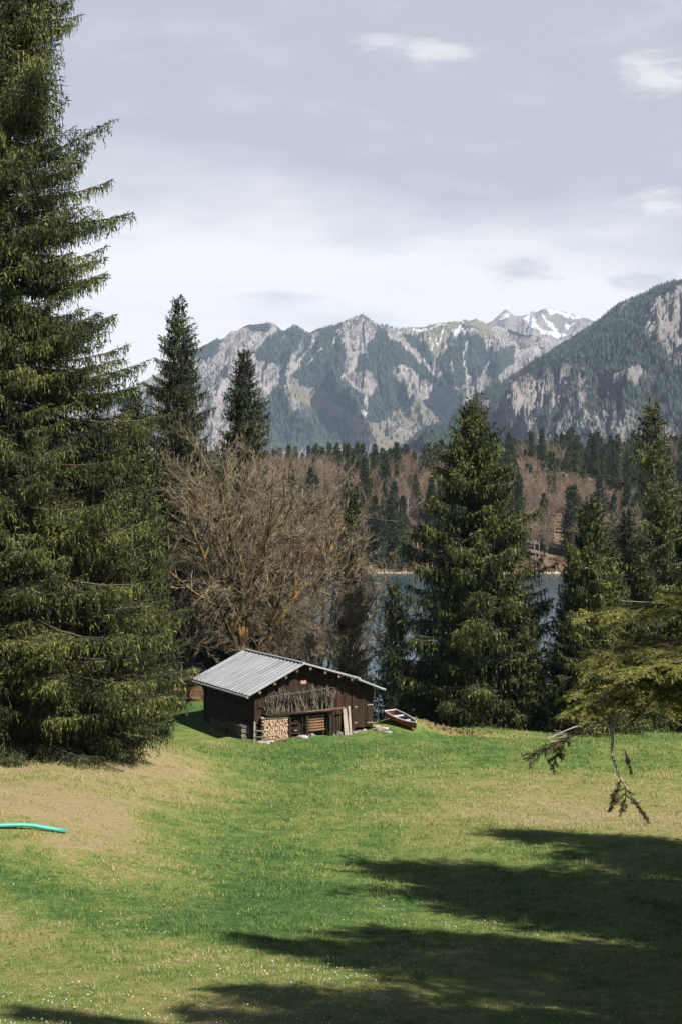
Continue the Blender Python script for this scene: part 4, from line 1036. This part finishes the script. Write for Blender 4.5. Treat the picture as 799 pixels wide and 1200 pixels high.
barn_walls()

def barn_roof():
    # ribbed sheet: trapezoid ribs running from ridge to eave
    y0, y1 = -0.82, 8.33
    prof = []; per = (y1 - y0) / 17
    for i in range(17):
        b = y0 + i * per
        prof += [(b, 0), (b + per * .40, 0), (b + per * .52, .05), (b + per * .74, .05), (b + per * .86, 0)]
    prof.append((y1, 0))
    def slope(xa, za, xb, zb, name):
        m = MB(); nx, nz = -(zb - za), (xb - xa); l = math.hypot(nx, nz); nx /= l; nz /= l
        V = []
        for (x, z) in ((xa, za), (xb, zb)):
            V += [(x + nx * h, y, z + nz * h) for y, h in prof]
        k = len(prof)
        V += [(x - nx * .05, y, z - nz * .05) for (x, z) in ((xa, za), (xb, zb)) for y in (y0, y1)]
        f = [(i, i + 1, i + 1 + k, i + k) for i in range(k - 1)]
        f += [(2 * k, 2 * k + 2, 2 * k + 3, 2 * k + 1)] + [tuple([2 * k, 2 * k + 1] + list(range(k - 1, -1, -1))), tuple([2 * k + 3, 2 * k + 2] + list(range(k, 2 * k))), (0, k, 2 * k + 2, 2 * k), (2 * k - 1, k - 1, 2 * k + 1, 2 * k + 3)]
        m.add(V, f, M['roof_metal']); return m.build(name, barn)
    rf = slope(-3.69, 2.80, 0.0, 4.54, 'roof')
    slope(0.0, 4.54, 3.85, 3.41, 'roof'); slope(3.72, 3.36, 5.62, 2.60, 'roof')
    # ridge cap, verge and eave boards
    m = MB(); m.box((0, (y0 + y1) / 2, 4.60), (0.20, y1 - y0 + .04, 0.05), M['metal_edge']); m.build('ridge_cap', rf)
    for yy in (y0 - 0.022, y1 + 0.022):
        m = MB()
        for xa, za, xb, zb in ((-3.69, 2.80, 0, 4.54), (0, 4.54, 3.85, 3.41), (3.72, 3.36, 5.62, 2.60)):
            l = math.hypot(xb - xa, zb - za); a = -math.atan2(zb - za, xb - xa)
            m.box(((xa + xb) / 2, yy, (za + zb) / 2 + 0.03), (l + .02, 0.035, 0.10), M['metal_edge'], (0, a, 0))
        m.build('verge_trim', rf)
    m = MB(); m.box((-3.66, (y0 + y1) / 2, 2.70), (0.04, y1 - y0, 0.13), M['dark_wood']); m.build('fascia', rf)
    m = MB(); m.rod((-3.76, y0, 2.70), (-3.76, y1, 2.66), 0.06, 0.06, M['metal_edge'], 8); m.build('gutter', rf)
    # purlins under the front verge; sunlight on their protruding ends painted as paler caps
    for x in (-2.95, -1.95, -1.21, -0.47, 0.45, 1.45, 2.4, 3.29):
        z = roof_z(x) - 0.20
        m = MB(); m.box((x, 3.6, z), (0.17, 8.7, 0.17), M['dark_wood']); m.box((x, -0.765, z), (0.17, 0.03, 0.17), M['log_wood']); m.build('purlin', barn)
    for x in (4.5,):
        MB().box((x, 3.7, roof_z(x) - .2), (.14, 8.6, .14), M['dark_wood']).build('purlin', barn)
barn_roof()

def barn_front():
    # slatted wicket, iron gate frame, rail and posts
    m = MB()
    for z in (0.25, 0.55, 0.85, 1.15, 1.42): m.box((-0.38, -0.20, z), (0.52, 0.03, 0.13), M['red_wood'])
    for x in (-0.66, -0.10): m.box((x, -0.16, 0.78), (0.07, 0.05, 1.62), M['red_wood'])
    g = m.build('slatted_gate', barn)
    for z in (0.40, 1.0): MB().box((-0.30, -0.225, z), (0.22, 0.012, 0.05), M['pale_wood']).build('hinge_strap', g)
    m = MB()
    for x in (0.06, 0.34): m.box((x, -0.42, 0.72), (0.04, 0.04, 1.44), M['black_metal'])
    for z in (0.12, 0.75, 1.42): m.box((0.20, -0.42, z), (0.24, 0.035, 0.035), M['black_metal'])
    m.build('iron_gate_frame', barn)
    m = MB(); m.rod((-2.75, -0.50, 1.34), (0.0, -0.50, 1.52), .05, .045, M['pale_wood']); m.build('hand_rail', barn)
    m = MB(); m.rod((-0.75, -0.56, 1.50), (3.0, -0.56, 1.62), .055, .045, M['log_wood']); m.build('hand_rail', barn)
    for x, mm, wd in ((-0.80, 'red_wood', .13), (1.98, 'black_metal', .13), (2.16, 'dark_wood', .08), (0.42, 'dark_wood', .09)):
        MB().box((x, -0.40, 0.75), (wd, 0.12, 1.6), M[mm]).build('post', barn)
    m = MB()
    for i in range(3): m.box((2.40 + i * .2, -0.10, 0.88), (0.17, 0.05, 1.65), M['red_wood'])
    m.build('board_panel', barn)
    # double door of the lean-to
    for k, x in enumerate((4.06, 4.78)):
        m = MB()
        for i in range(4): m.box((x - .27 + i * .18, -0.01, 1.05), (0.168, 0.045, 1.62), M['dark_wood'])
        d = m.build('door', barn)
        for z in ((1.62, 0.5) if k else (1.55, .55)):
            MB().box((x + (.18 if k else -.15), -0.045, z), (0.40 if k else .22, 0.02, 0.06), M['pale_wood']).build('hinge_strap', d)
    MB().box((4.42, -0.02, 1.05), (0.07, .09, 1.7), M['red_wood']).build('door_post', barn)
    m = MB(); m.box((4.42, 0.0, 1.93), (1.5, 0.12, 0.10), M['dark_wood']); m.build('lintel', barn)
    # footing stones
    for i in range(22):
        x = rb.uniform(0.3, 5.2); s = rb.uniform(.10, .24); zz = bground(x, -.25); m = MB()
        m.box((x, -0.20 + rb.uniform(-.08, .06), zz + s * .25), (s * 1.5, s, s), M['stone'], (rb.uniform(-.3, .3), rb.uniform(-.3, .3), rb.uniform(0, 3)))
        m.build('footing_stone', barn)
    # ledge and crossbar that carry the poles under the gable
    MB().box((-0.2, -0.35, 1.52), (4.6, 0.65, 0.07), M['dark_wood']).build('ledge', barn)
    m = MB(); m.rod((-2.5, -0.66, 2.62), (2.1, -0.66, 2.95), .035, .03, M['grey_wood']); m.build('cross_bar', barn)
    m = MB(); m.prism([(-0.16, 3.52), (0.16, 3.52), (0.22, 3.66), (0.10, 3.76), (0, 3.68), (-.10, 3.76), (-.22, 3.66)], -0.06, -0.02, M['pink'])
    o = m.build('plaque', barn); tag(o, 'small pink heart shaped board high on the gable'); o.location = (0.0, -0.66, -0.22)
barn_front()

def barn_things():
    # drying poles stacked under the gable: every stick is its own thing
    meshes = []
    for k in range(5):
        m = MB(); r = random.Random(k); z = 0.0; p = Vector((0, 0, 0)); h = 1.15 + .12 * k; n = 4
        for i in range(n):
            q = Vector((r.uniform(-.05, .05), r.uniform(-.03, .03), h * (i + 1) / n)); m.rod(p, q, .032 - .004 * i, .028 - .004 * i, M['grey_wood'], 5); p = q
        for j in range(5):
            zz = h * r.uniform(.25, .95); a = r.choice((-1, 1)); m.rod((0, 0, zz), (a * r.uniform(.10, .2), r.uniform(-.08, .08), zz + r.uniform(.02, .14)), .016, .008, M['grey_wood'], 4)
        meshes.append(m.mesh('drying_pole'))
    for i in range(78):
        x = -2.35 + 4.5 * (i + rb.random()) / 78
        o = link('drying_pole', meshes[rb.randrange(5)]); hgt = rb.uniform(.85, 1.12) * (0.92 + .10 * (x + 2.4) / 4.5)
        y = -0.60 + 0.5 * rb.random()
        o.matrix_world = BM @ Matrix.Translation((x, y, 1.56)) @ Euler((rb.uniform(-.12, .05), rb.gauss(0, .26), rb.uniform(0, 6.28))).to_matrix().to_4x4() @ Matrix.Scale(hgt, 4)
        tag(o, 'grey knobbly drying pole in the row stored under the barn gable', 'pole', 'drying poles under the gable')
    # split firewood in the front rack
    logs = []
    for k in range(5):
        m = MB(); r = random.Random(k + 9); n = r.choice((3, 4, 5)); a0 = r.uniform(0, 6)
        poly = [(0.075 * math.cos(a0 + 6.283 * i / n + r.uniform(-.25, .25)) * r.uniform(.85, 1.1), 0.075 * math.sin(a0 + 6.283 * i / n) * r.uniform(.85, 1.1)) for i in range(n)]
        if sum(poly[i][0] * poly[(i + 1) % n][1] - poly[(i + 1) % n][0] * poly[i][1] for i in range(n)) < 0: poly.reverse()
        m.prism(poly, -.2, .2, M['cut_wood']); logs.append(m.mesh('firewood_log'))
    shade_logs = []
    for me in logs: me2 = me.copy(); me2.materials[0] = M['grey_wood']; shade_logs.append(me2)  # same logs in darker wood, shade put into the colour
    zt = 1.26; row = 0; z = bground(-1.8, -.4) + 0.08
    while z < zt:
        x = -2.62 + (0.07 if row % 2 else 0)
        while x < -0.98:
            o = link('firewood_log', logs[rb.randrange(5)]); s = rb.uniform(.8, 1.12)
            o.matrix_world = BM @ Matrix.Translation((x, -0.36 + rb.uniform(-.05, .04), z + rb.uniform(-.01, .01))) @ Matrix.Rotation(rb.uniform(0, 6.28), 4, 'Y') @ Matrix.Scale(s, 4)
            tag(o, 'split pale firewood log in the sunlit stack at the left of the barn front', 'firewood', 'sunlit firewood stack')
            x += rb.uniform(.115, .15)
        z += 0.108; row += 1
    for k in range(2):
        m = MB()
        for i in range(2): m.box((-1.8 + .02 * i, -0.36, zt + .03 + .045 * k), (1.75 - .1 * k, .22, .04), M['cut_wood'])
        o = link('cover_board', m.mesh('cover_board')); o.matrix_world = BM @ Matrix.Translation((0, .16 * k - .05, 0)) @ Matrix.Rotation(.015 * k, 4, 'Y')
        tag(o, ['front pale board lying on top of the sunlit firewood stack', 'rear pale board lying on top of the sunlit firewood stack'][k], 'board')
    # stacks along the shaded side, their shade painted in as darker wood
    for c, (ya, yb_) in enumerate(((0.6, 2.6), (3.0, 5.6))):
        z = max(bground(-3.3, ya), bground(-3.3, yb_)) + 0.07; r_ = 0
        while z < 0.80 - .1 * c:
            y = ya + .05 * (r_ % 2)
            while y < yb_:
                o = link('firewood_log', shade_logs[rb.randrange(5)])
                o.matrix_world = BM @ Matrix.Translation((-3.28, y, z)) @ Matrix.Rotation(R(90), 4, 'Z') @ Matrix.Rotation(rb.uniform(0, 6), 4, 'Y') @ Matrix.Scale(1.5, 4)
                tag(o, ['split log in the shaded firewood stack nearest the front corner of the barn', 'split log in the shaded firewood stack further back along the barn side'][c], 'firewood', ['front shaded firewood stack', 'rear shaded firewood stack'][c])
                y += rb.uniform(.17, .21)
            z += .165; r_ += 1
    # beams stacked flat between the iron gate and the dark post
    z = 0.32
    for i in range(6):
        m = MB(); m.rod((-.62, 0, 0), (.62, 0, rb.uniform(-.02, .02)), .085, .075, M['log_wood'], 9, M['cut_wood'])
        o = link('round_beam', m.mesh('round_beam')); o.matrix_world = BM @ Matrix.Translation((1.02 + rb.uniform(-.05, .05), -0.22, z))
        tag(o, ['round red brown beam at the bottom of the stack in the barn front', 'second beam from the bottom of the stack in the barn front', 'third beam from the bottom of the stack in the barn front', 'third beam from the top of the stack in the barn front', 'second beam from the top of the stack in the barn front', 'topmost beam of the stack in the barn front'][i], 'beam', 'beams stacked in the barn front')
        z += .172
    # boards leaning by the door
    for i, (x, h, t_) in enumerate(((2.98, 1.75, .02), (3.15, 1.68, -.02), (3.34, 1.78, .03))):
        m = MB(); m.box((0, 0, h / 2), (.15, .035, h), M['pale_wood'])
        o = link('plank', m.mesh('plank')); o.matrix_world = BM @ Matrix.Translation((x, -.52, bground(x, -.52))) @ Euler((-.2, t_, 0)).to_matrix().to_4x4()
        tag(o, ['leftmost of three pale planks leaning beside the barn door', 'middle of three pale planks leaning beside the barn door', 'pale plank leaning closest to the barn door'][i], 'plank', 'planks leaning by the barn door')
    # small pole fence at the front left corner
    f = empty('pole_fence', bw(-3.3, -1.0, bground(-3.3, -1.0)), BA); tag(f, 'short grey pole fence at the front left corner of the barn', 'fence')
    for x, h in ((-.12, 1.25), (.55, .98)): m = MB(); m.rod((x, 0, -.2), (x + .03, 0, h), .075, .06, M['pale_wood']); m.build('post', f)
    for z in (.35, .72): m = MB(); m.rod((-.2, -.07, z), (.7, -.09, z - .06), .05, .04, M['grey_wood']); m.build('rail', f)
    # logs and stones lying in front of it
    for i, (x, y, a, l, r, mm, lb) in enumerate(((-2.2, -1.35, .1, 1.5, .12, 'log_wood', 'thick brown log lying in the grass before the firewood stack'), (-2.75, -1.55, -.35, .8, .08, 'pale_wood', 'short pale log lying in front of the pole fence'))):
        m = MB(); m.rod((-l / 2, 0, 0), (l / 2, 0, 0), r, r * .85, M[mm], 10, M['cut_wood']); o = link('fallen_log', m.mesh('fallen_log'))
        o.matrix_world = BM @ Matrix.Translation((x, y, bground(x, y) + r * .8)) @ Matrix.Rotation(a, 4, 'Z'); tag(o, lb, 'log')
def rock(loc, s, label, mat='stone', seed=0):
    r = random.Random(seed); import bmesh
    bm = bmesh.new(); bmesh.ops.create_icosphere(bm, subdivisions=2, radius=1)
    for v in bm.verts: v.co *= r.uniform(.8, 1.15)
    for v in bm.verts: v.co = Vector((v.co.x * s[0], v.co.y * s[1], v.co.z * s[2]))
    me = bpy.data.meshes.new('rock'); bm.to_mesh(me); bm.free(); me.materials.append(M[mat])
    tag(link('rock', me, None, loc), label, 'rock')
barn_things()
for i, (x, y, s, lb) in enumerate(((-3.15, -1.35, .2, 'pale stone left of the logs before the pole fence'), (-2.95, -1.75, .14, 'small pale stone in front of the logs by the pole fence'), (-0.1, -.75, .26, 'pale flat stone at the foot of the slatted gate'))):
    p = bw(x, y); rock((p.x, p.y, gz(p.x, p.y) + s * .15), (s * 1.5, s, s * .6), lb, seed=i)
for i, (px, py, s, lb) in enumerate(((448, 855, .32, 'pale flat rock on the knoll below the boat'), (455, 859, .2, 'small grey rock lower on the knoll'), (441, 852, .18, 'small stone by the right corner of the barn'))):
    x, y = gp(px, py); rock((x, y, gz(x, y) + .03), (s * 1.6, s, s * .45), lb, seed=20 + i)

# ------------------------------------------------------------------ boat on the knoll
def boat():
    x0, y0 = at(472, 90), 90; z0 = gz(x0, y0)
    root = empty('rowing_boat', (x0, y0, z0)); tag(root, 'small red and white rowing boat lying tilted on the grassy knoll', 'boat')
    L = 2.9; n = 15; ts = np.linspace(0, 1, n)
    def sec(t, wall=0.0):
        w = 0.44 * (1 - t ** 3.2) ** 0.9 * (0.82 + 0.18 * min(1, t * 4)) + 0.015 - wall; d = 0.36 * (1 - .25 * t ** 3) + .10 * t ** 3; rise = 0.10 * t ** 3
        pts = []
        for k in range(9):
            a = math.pi * k / 8; c = -math.cos(a); s = math.sin(a)
            pts.append((t * L - L / 2, w * (abs(c) ** .7) * (1 if c > 0 else -1), (d + rise) - (d - wall) * s ** .6))
        return pts
    def shell(wall, flip):
        V = [p for t in ts for p in sec(t, wall)]; f = []
        for i in range(n - 1):
            for k in range(8):
                q = (i * 9 + k, i * 9 + k + 1, (i + 1) * 9 + k + 1, (i + 1) * 9 + k); f.append(q[::-1] if flip else q)
        f.append(tuple(range(9)))
        return V, f
    V, f = shell(0, False); m = MB(); m.add(V, f, M['red_paint']); h = m.build('hull', root)
    V, f = shell(0.025, True); m = MB(); m.add(V, f, M['grey_wood']); m.build('lining', root)
    m = MB()
    for k in (0, 8):
        for i in range(n - 1):
            a = Vector(sec(ts[i])[k]); b = Vector(sec(ts[i + 1])[k]); m.rod(a, b, .035, .035, M['white_paint'], 6)
    a = Vector(sec(0)[0]); b = Vector(sec(0)[8]); m.rod(a, b, .04, .04, M['white_paint'], 6)
    m.build('gunwale', root)
    for t in (.3, .62): m = MB(); w = sec(t)[8][1]; m.box((t * L - L / 2, 0, .27), (.2, w * 1.9, .03), M['white_paint']); m.build('bench', root)
    # bow points down the slope to the lower right, rolled a little toward the meadow
    a, b = (at(455, 91.5), 91.5), (at(490, 88.3), 88.3); p = Vector((*a, gz(*a) + .30)); q = Vector((*b, gz(*b) + .12))
    X = (q - p).normalized(); up = (Vector((0, 0, 1)) + Vector((0.05, -0.20, 0))).normalized(); Yv = up.cross(X).normalized(); Z = X.cross(Yv)
    s_ = (q - p).length / L
    mw = Matrix((X, Yv, Z)).transposed().to_4x4(); mw.translation = (p + q) / 2 + Vector((0, 0, -.02))
    root.matrix_world = mw @ Matrix.Scale(max(.75, min(1.1, s_)), 4)
boat()

# turquoise drain pipe in the grass
def pipe():
    x1, y1 = gp(78, 978); x0, y0 = gp(0, 973)
    pts = []
    for i in range(14):
        s = i / 13 * 2.2 - 1.2; x = x0 + (x1 - x0) * s; y = y0 + (y1 - y0) * s
        pts.append((x, y, gz(x, y) + 0.06 + 0.07 * math.exp(-((s - .35) / .5) ** 2)))
    V, Q, T = polytube(pts, np.full(14, .054), 12)
    me = np_mesh('drain_pipe', V, [(Q, 0)], [M['turquoise']], smooth=True)
    o = link('drain_pipe', me); tag(o, 'turquoise plastic pipe lying across the dry grass at the left edge', 'pipe')
    sd = o.modifiers.new('Solidify', 'SOLIDIFY'); sd.thickness = -.008
pipe()

# ------------------------------------------------------------------ sheds on the left
def sheds():
    x, D = at(219, 105), 105; z = gz(x, D)
    s = empty('shed', (x, D, z), R(27)); tag(s, 'low shed with an old grey shingle roof left of the barn', 'shed')
    m = MB()
    for i in range(16): m.box((-1.3 + .172 * i, -1.0, .75), (.16, .05, 1.5), M['log_wood'])
    m.build('wall', s)
    m = MB(); m.box((-1.36, .2, .75), (.06, 2.4, 1.5), M['dark_wood']); m.box((1.36, .2, .75), (.06, 2.4, 1.5), M['dark_wood']); m.box((0, 1.38, .9), (2.7, .06, 1.8), M['dark_wood']); m.build('wall', s)
    rz = random.Random(4); m = MB()
    for j in range(9):
        for i in range(12): m.box((-1.6 + .29 * i + rz.uniform(-.02, .02), -1.25 + .31 * j, 1.62 + .10 * j + rz.uniform(-.01, .02)), (.27, .42, .03), M['shingle'], (.30, rz.uniform(-.04, .04), rz.uniform(-.05, .05)))
    m.build('roof', s)
    m = MB(); m.rod((-1.75, -1.35, 1.58), (-1.75, 1.4, 2.45), .05, .05, M['pale_wood']); m.rod((.4, -1.1, 1.78), (.9, 1.2, 2.55), .05, .04, M['pale_wood']); m.build('roof_pole', s)
    x, D = at(172, 103), 103; z = gz(x, D)
    s = empty('shed', (x, D, z), R(12)); tag(s, 'small shed with a dark roof panel in a pale frame behind the huge spruce', 'shed')
    m = MB(); m.box((0, 0, .72), (2.0, 1.6, 1.44), M['dark_wood']); m.build('wall', s)
    m = MB(); m.box((0, 0, 1.74), (2.3, 2.2, .04), M['dark_panel'], (R(16), 0, 0)); r = m.build('roof', s)
    m = MB()
    e = Euler((R(16), 0, 0)).to_matrix()
    for a, b in (((-1.15, -1.1), (1.15, -1.1)), ((1.15, -1.1), (1.15, 1.1)), ((1.15, 1.1), (-1.15, 1.1)), ((-1.15, 1.1), (-1.15, -1.1))):
        m.rod(Vector((0, 0, 1.77)) + e @ Vector((*a, 0)), Vector((0, 0, 1.77)) + e @ Vector((*b, 0)), .05, .05, M['metal_edge'], 6)
    m.build('frame', r)
sheds()

# brown leaf litter and a few brushy stems at the foot of the big spruce
def litter():
    rng = np.random.default_rng(14); n = 260
    cx, cy = gp(527, 857)
    x = cx + rng.normal(0, 1.5, n); y = cy + rng.normal(0, .8, n); z = ground_z(x, y) + rng.uniform(0, .10, n)
    c = np.stack([x, y, z], 1); a = rng.normal(0, .06, (n, 3)); b = rng.normal(0, .06, (n, 3))
    V = np.stack([c - a, c - b, c + a, c + b], 1).reshape(-1, 3)
    me = np_mesh('leaf_litter', V, [(np.arange(len(V)).reshape(-1, 4), 0)], [simple('dry_leaves', (0.10, .055, .03), (.22, .13, .075), 3, .9)])
    tag(link('leaf_litter', me), 'dry brown leaves at the foot of the big lakeside spruce', 'leaves', kind='stuff')
litter()

# ------------------------------------------------------------------ air
def haze():
    x, y0, y1, z0, z1 = 9500, -70, 9650, -60, 1330
    m = MB(); m.box((0, (y0 + y1) / 2, (z0 + z1) / 2), (2 * x, y1 - y0, z1 - z0), None or M['stone'])
    me = m.mesh('haze'); me.materials.clear()
    mt = bpy.data.materials.new('valley_air'); mt.use_nodes = True; t = mt.node_tree; t.nodes.clear()
    o = t.nodes.new('ShaderNodeOutputMaterial'); v = t.nodes.new('ShaderNodeVolumePrincipled')
    v.inputs['Color'].default_value = (0.62, 0.76, 1.0, 1); v.inputs['Density'].default_value = HAZE; v.inputs['Anisotropy'].default_value = 0.0
    t.links.new(v.outputs[0], o.inputs['Volume']); me.materials.append(mt)
    tag(link('haze', me), 'thin bluish valley air', 'haze', kind='stuff')
HAZE = 5.0e-5
haze()

# ------------------------------------------------------------------ sky, sun, camera
def world():
    w = bpy.data.worlds.new('World'); SC.world = w; w.use_nodes = True
    t = w.node_tree; t.nodes.clear()
    S = 0.05; K = 2 ** -EXPO
    def n(typ, **kw):
        nd = t.nodes.new(typ)
        for k, v in kw.items():
            if k in nd.inputs: nd.inputs[k].default_value = v
            else: setattr(nd, k, v)
        return nd
    L = t.links.new
    def mth(op, a, b=None, c=None):
        nd = n('ShaderNodeMath', operation=op)
        for i, v in enumerate((a, b, c)):
            if v is None: continue
            if isinstance(v, (int, float)): nd.inputs[i].default_value = v
            else: L(v, nd.inputs[i])
        return nd.outputs[0]
    def ss(v, a, b):
        nd = n('ShaderNodeMapRange', interpolation_type='SMOOTHSTEP'); nd.inputs['From Min'].default_value = a; nd.inputs['From Max'].default_value = b; L(v, nd.inputs['Value']); return nd.outputs['Result']
    def mix(f, a, b):
        nd = n('ShaderNodeMix', data_type='RGBA')
        L(f, nd.inputs[0]) if not isinstance(f, (int, float)) else setattr(nd.inputs[0], 'default_value', f)
        for s, v in ((nd.inputs[6], a), (nd.inputs[7], b)):
            if isinstance(v, tuple): s.default_value = (*[c * K / S for c in v], 1)
            else: L(v, s)
        return nd.outputs[2]
    sky = n('ShaderNodeTexSky', sky_type='NISHITA', sun_disc=False, sun_elevation=SUN_EL, sun_rotation=math.atan2(SUN.x, SUN.y), altitude=900, air_density=1.0, dust_density=0.35)
    tc = n('ShaderNodeTexCoord'); sep = n('ShaderNodeSeparateXYZ'); L(tc.outputs['Generated'], sep.inputs[0])
    x, y, z = sep.outputs
    ys = mth('MAXIMUM', y, 0.05)
    sx = mth('DIVIDE', x, ys); sz = mth('DIVIDE', z, ys)
    cm = n('ShaderNodeCombineXYZ'); L(mth('MULTIPLY', sx, 1.0), cm.inputs[0]); L(mth('MULTIPLY', sz, 3.2), cm.inputs[1])
    def noise(scale, det, rough, off=0.0):
        nd = n('ShaderNodeTexNoise', Scale=scale, Detail=det, Roughness=rough); mp = n('ShaderNodeMapping'); mp.inputs['Location'].default_value = (off, off * .7, 0)
        L(cm.outputs[0], mp.inputs['Vector']); L(mp.outputs[0], nd.inputs['Vector']); return nd.outputs['Fac']
    n1 = noise(4.0, 6, .55); n2 = noise(11, 7, .6, 3.1)
    front = ss(y, 0.45, 0.85)
    # thin veil of high cloud in front: grey lavender above, whiter towards the horizon
    e1 = mth('ADD', sz, mth('MULTIPLY', mth('SUBTRACT', n1, .5), 0.16))
    e1 = mth('ADD', e1, mth('MULTIPLY', mth('ADD', sx, .1), 0.10))
    white = ss(e1, 0.255, 0.165)
    veil = mix(white, (0.56, 0.578, 0.645), (1.15, 1.115, 1.09))
    streak = ss(mth('ADD', n2, mth('MULTIPLY', n1, .5)), .72, .98)
    veil = mix(mth('MULTIPLY', streak, .5), veil, (0.74, 0.76, 0.82))
    top = ss(sz, 0.60, 0.42)
    col = mix(mth('MULTIPLY', mth('MULTIPLY', top, front), 0.93), sky.outputs[0], veil)
    # small cumulus puffs at their own bearings
    def puff(px, py, wx, wy, c, amt, soft=.9):
        cx, cz = (px - 400) / F, (HY - py) / F
        dx = mth('DIVIDE', mth('SUBTRACT', sx, cx), wx / F); dz = mth('DIVIDE', mth('SUBTRACT', sz, cz), wy / F)
        d = mth('SQRT', mth('ADD', mth('MULTIPLY', dx, dx), mth('MULTIPLY', dz, dz)))
        d = mth('ADD', d, mth('MULTIPLY', mth('SUBTRACT', n3, .5), 2.6))
        f = mth('MULTIPLY', mth('MULTIPLY', ss(d, 1.0, 1.0 - soft), front), amt)
        return mix(f, col, c)
    n3 = noise(26, 8, .62, 1.7)
    for a in ((505, 62, 66, 20, (0.86, 0.845, 0.85), .95), (455, 49, 46, 13, (0.80, 0.79, 0.81), .8), (765, 88, 58, 30, (0.90, 0.88, 0.88), 1.0), (770, 240, 52, 20, (0.92, 0.90, 0.90), 1.0),
              (612, 320, 56, 20, (0.60, 0.61, 0.67), .75), (765, 330, 40, 16, (0.62, 0.63, 0.68), .65), (330, 348, 60, 9, (0.68, 0.69, 0.73), .5), (722, 332, 20, 9, (0.62, .63, .68), .6)):
        col = puff(*a)
    bg = n('ShaderNodeBackground', Strength=S); L(col, bg.inputs['Color'])
    out = n('ShaderNodeOutputWorld'); L(bg.outputs[0], out.inputs['Surface'])
world()

sun = bpy.data.lights.new('sun', 'SUN'); sun.energy = 5.0; sun.angle = R(0.5); sun.color = (1.0, 0.95, 0.86)
so = bpy.data.objects.new('sun', sun); COL.objects.link(so); so.rotation_euler = SUN.to_track_quat('Z', 'Y').to_euler(); so.location = (60, -40, 80)

cam = bpy.data.cameras.new('camera'); co = bpy.data.objects.new('camera', cam); COL.objects.link(co)
cam.sensor_fit = 'VERTICAL'; cam.sensor_height = 36; cam.sensor_width = 24; cam.lens = 36 * F / 1200
cam.clip_start = 0.1; cam.clip_end = 40000
co.location = (0, 0, 0); co.rotation_euler = (R(90) - math.atan((600 - HY) / F), 0, 0)
SC.camera = co

SC.view_settings.view_transform = 'Standard'; SC.view_settings.look = 'None'; SC.view_settings.gamma = 1.0; SC.view_settings.exposure = EXPO
SC.view_settings.use_curve_mapping = False
SC.render.engine = 'CYCLES'
cy = SC.cycles
cy.max_bounces = 6; cy.diffuse_bounces = 2; cy.glossy_bounces = 2; cy.transmission_bounces = 3; cy.volume_bounces = 0; cy.transparent_max_bounces = 8
cy.use_adaptive_sampling = False
cy.use_denoising = True
try: cy.denoiser = 'OPENIMAGEDENOISE'; cy.denoising_prefilter = 'NONE'
except Exception: pass
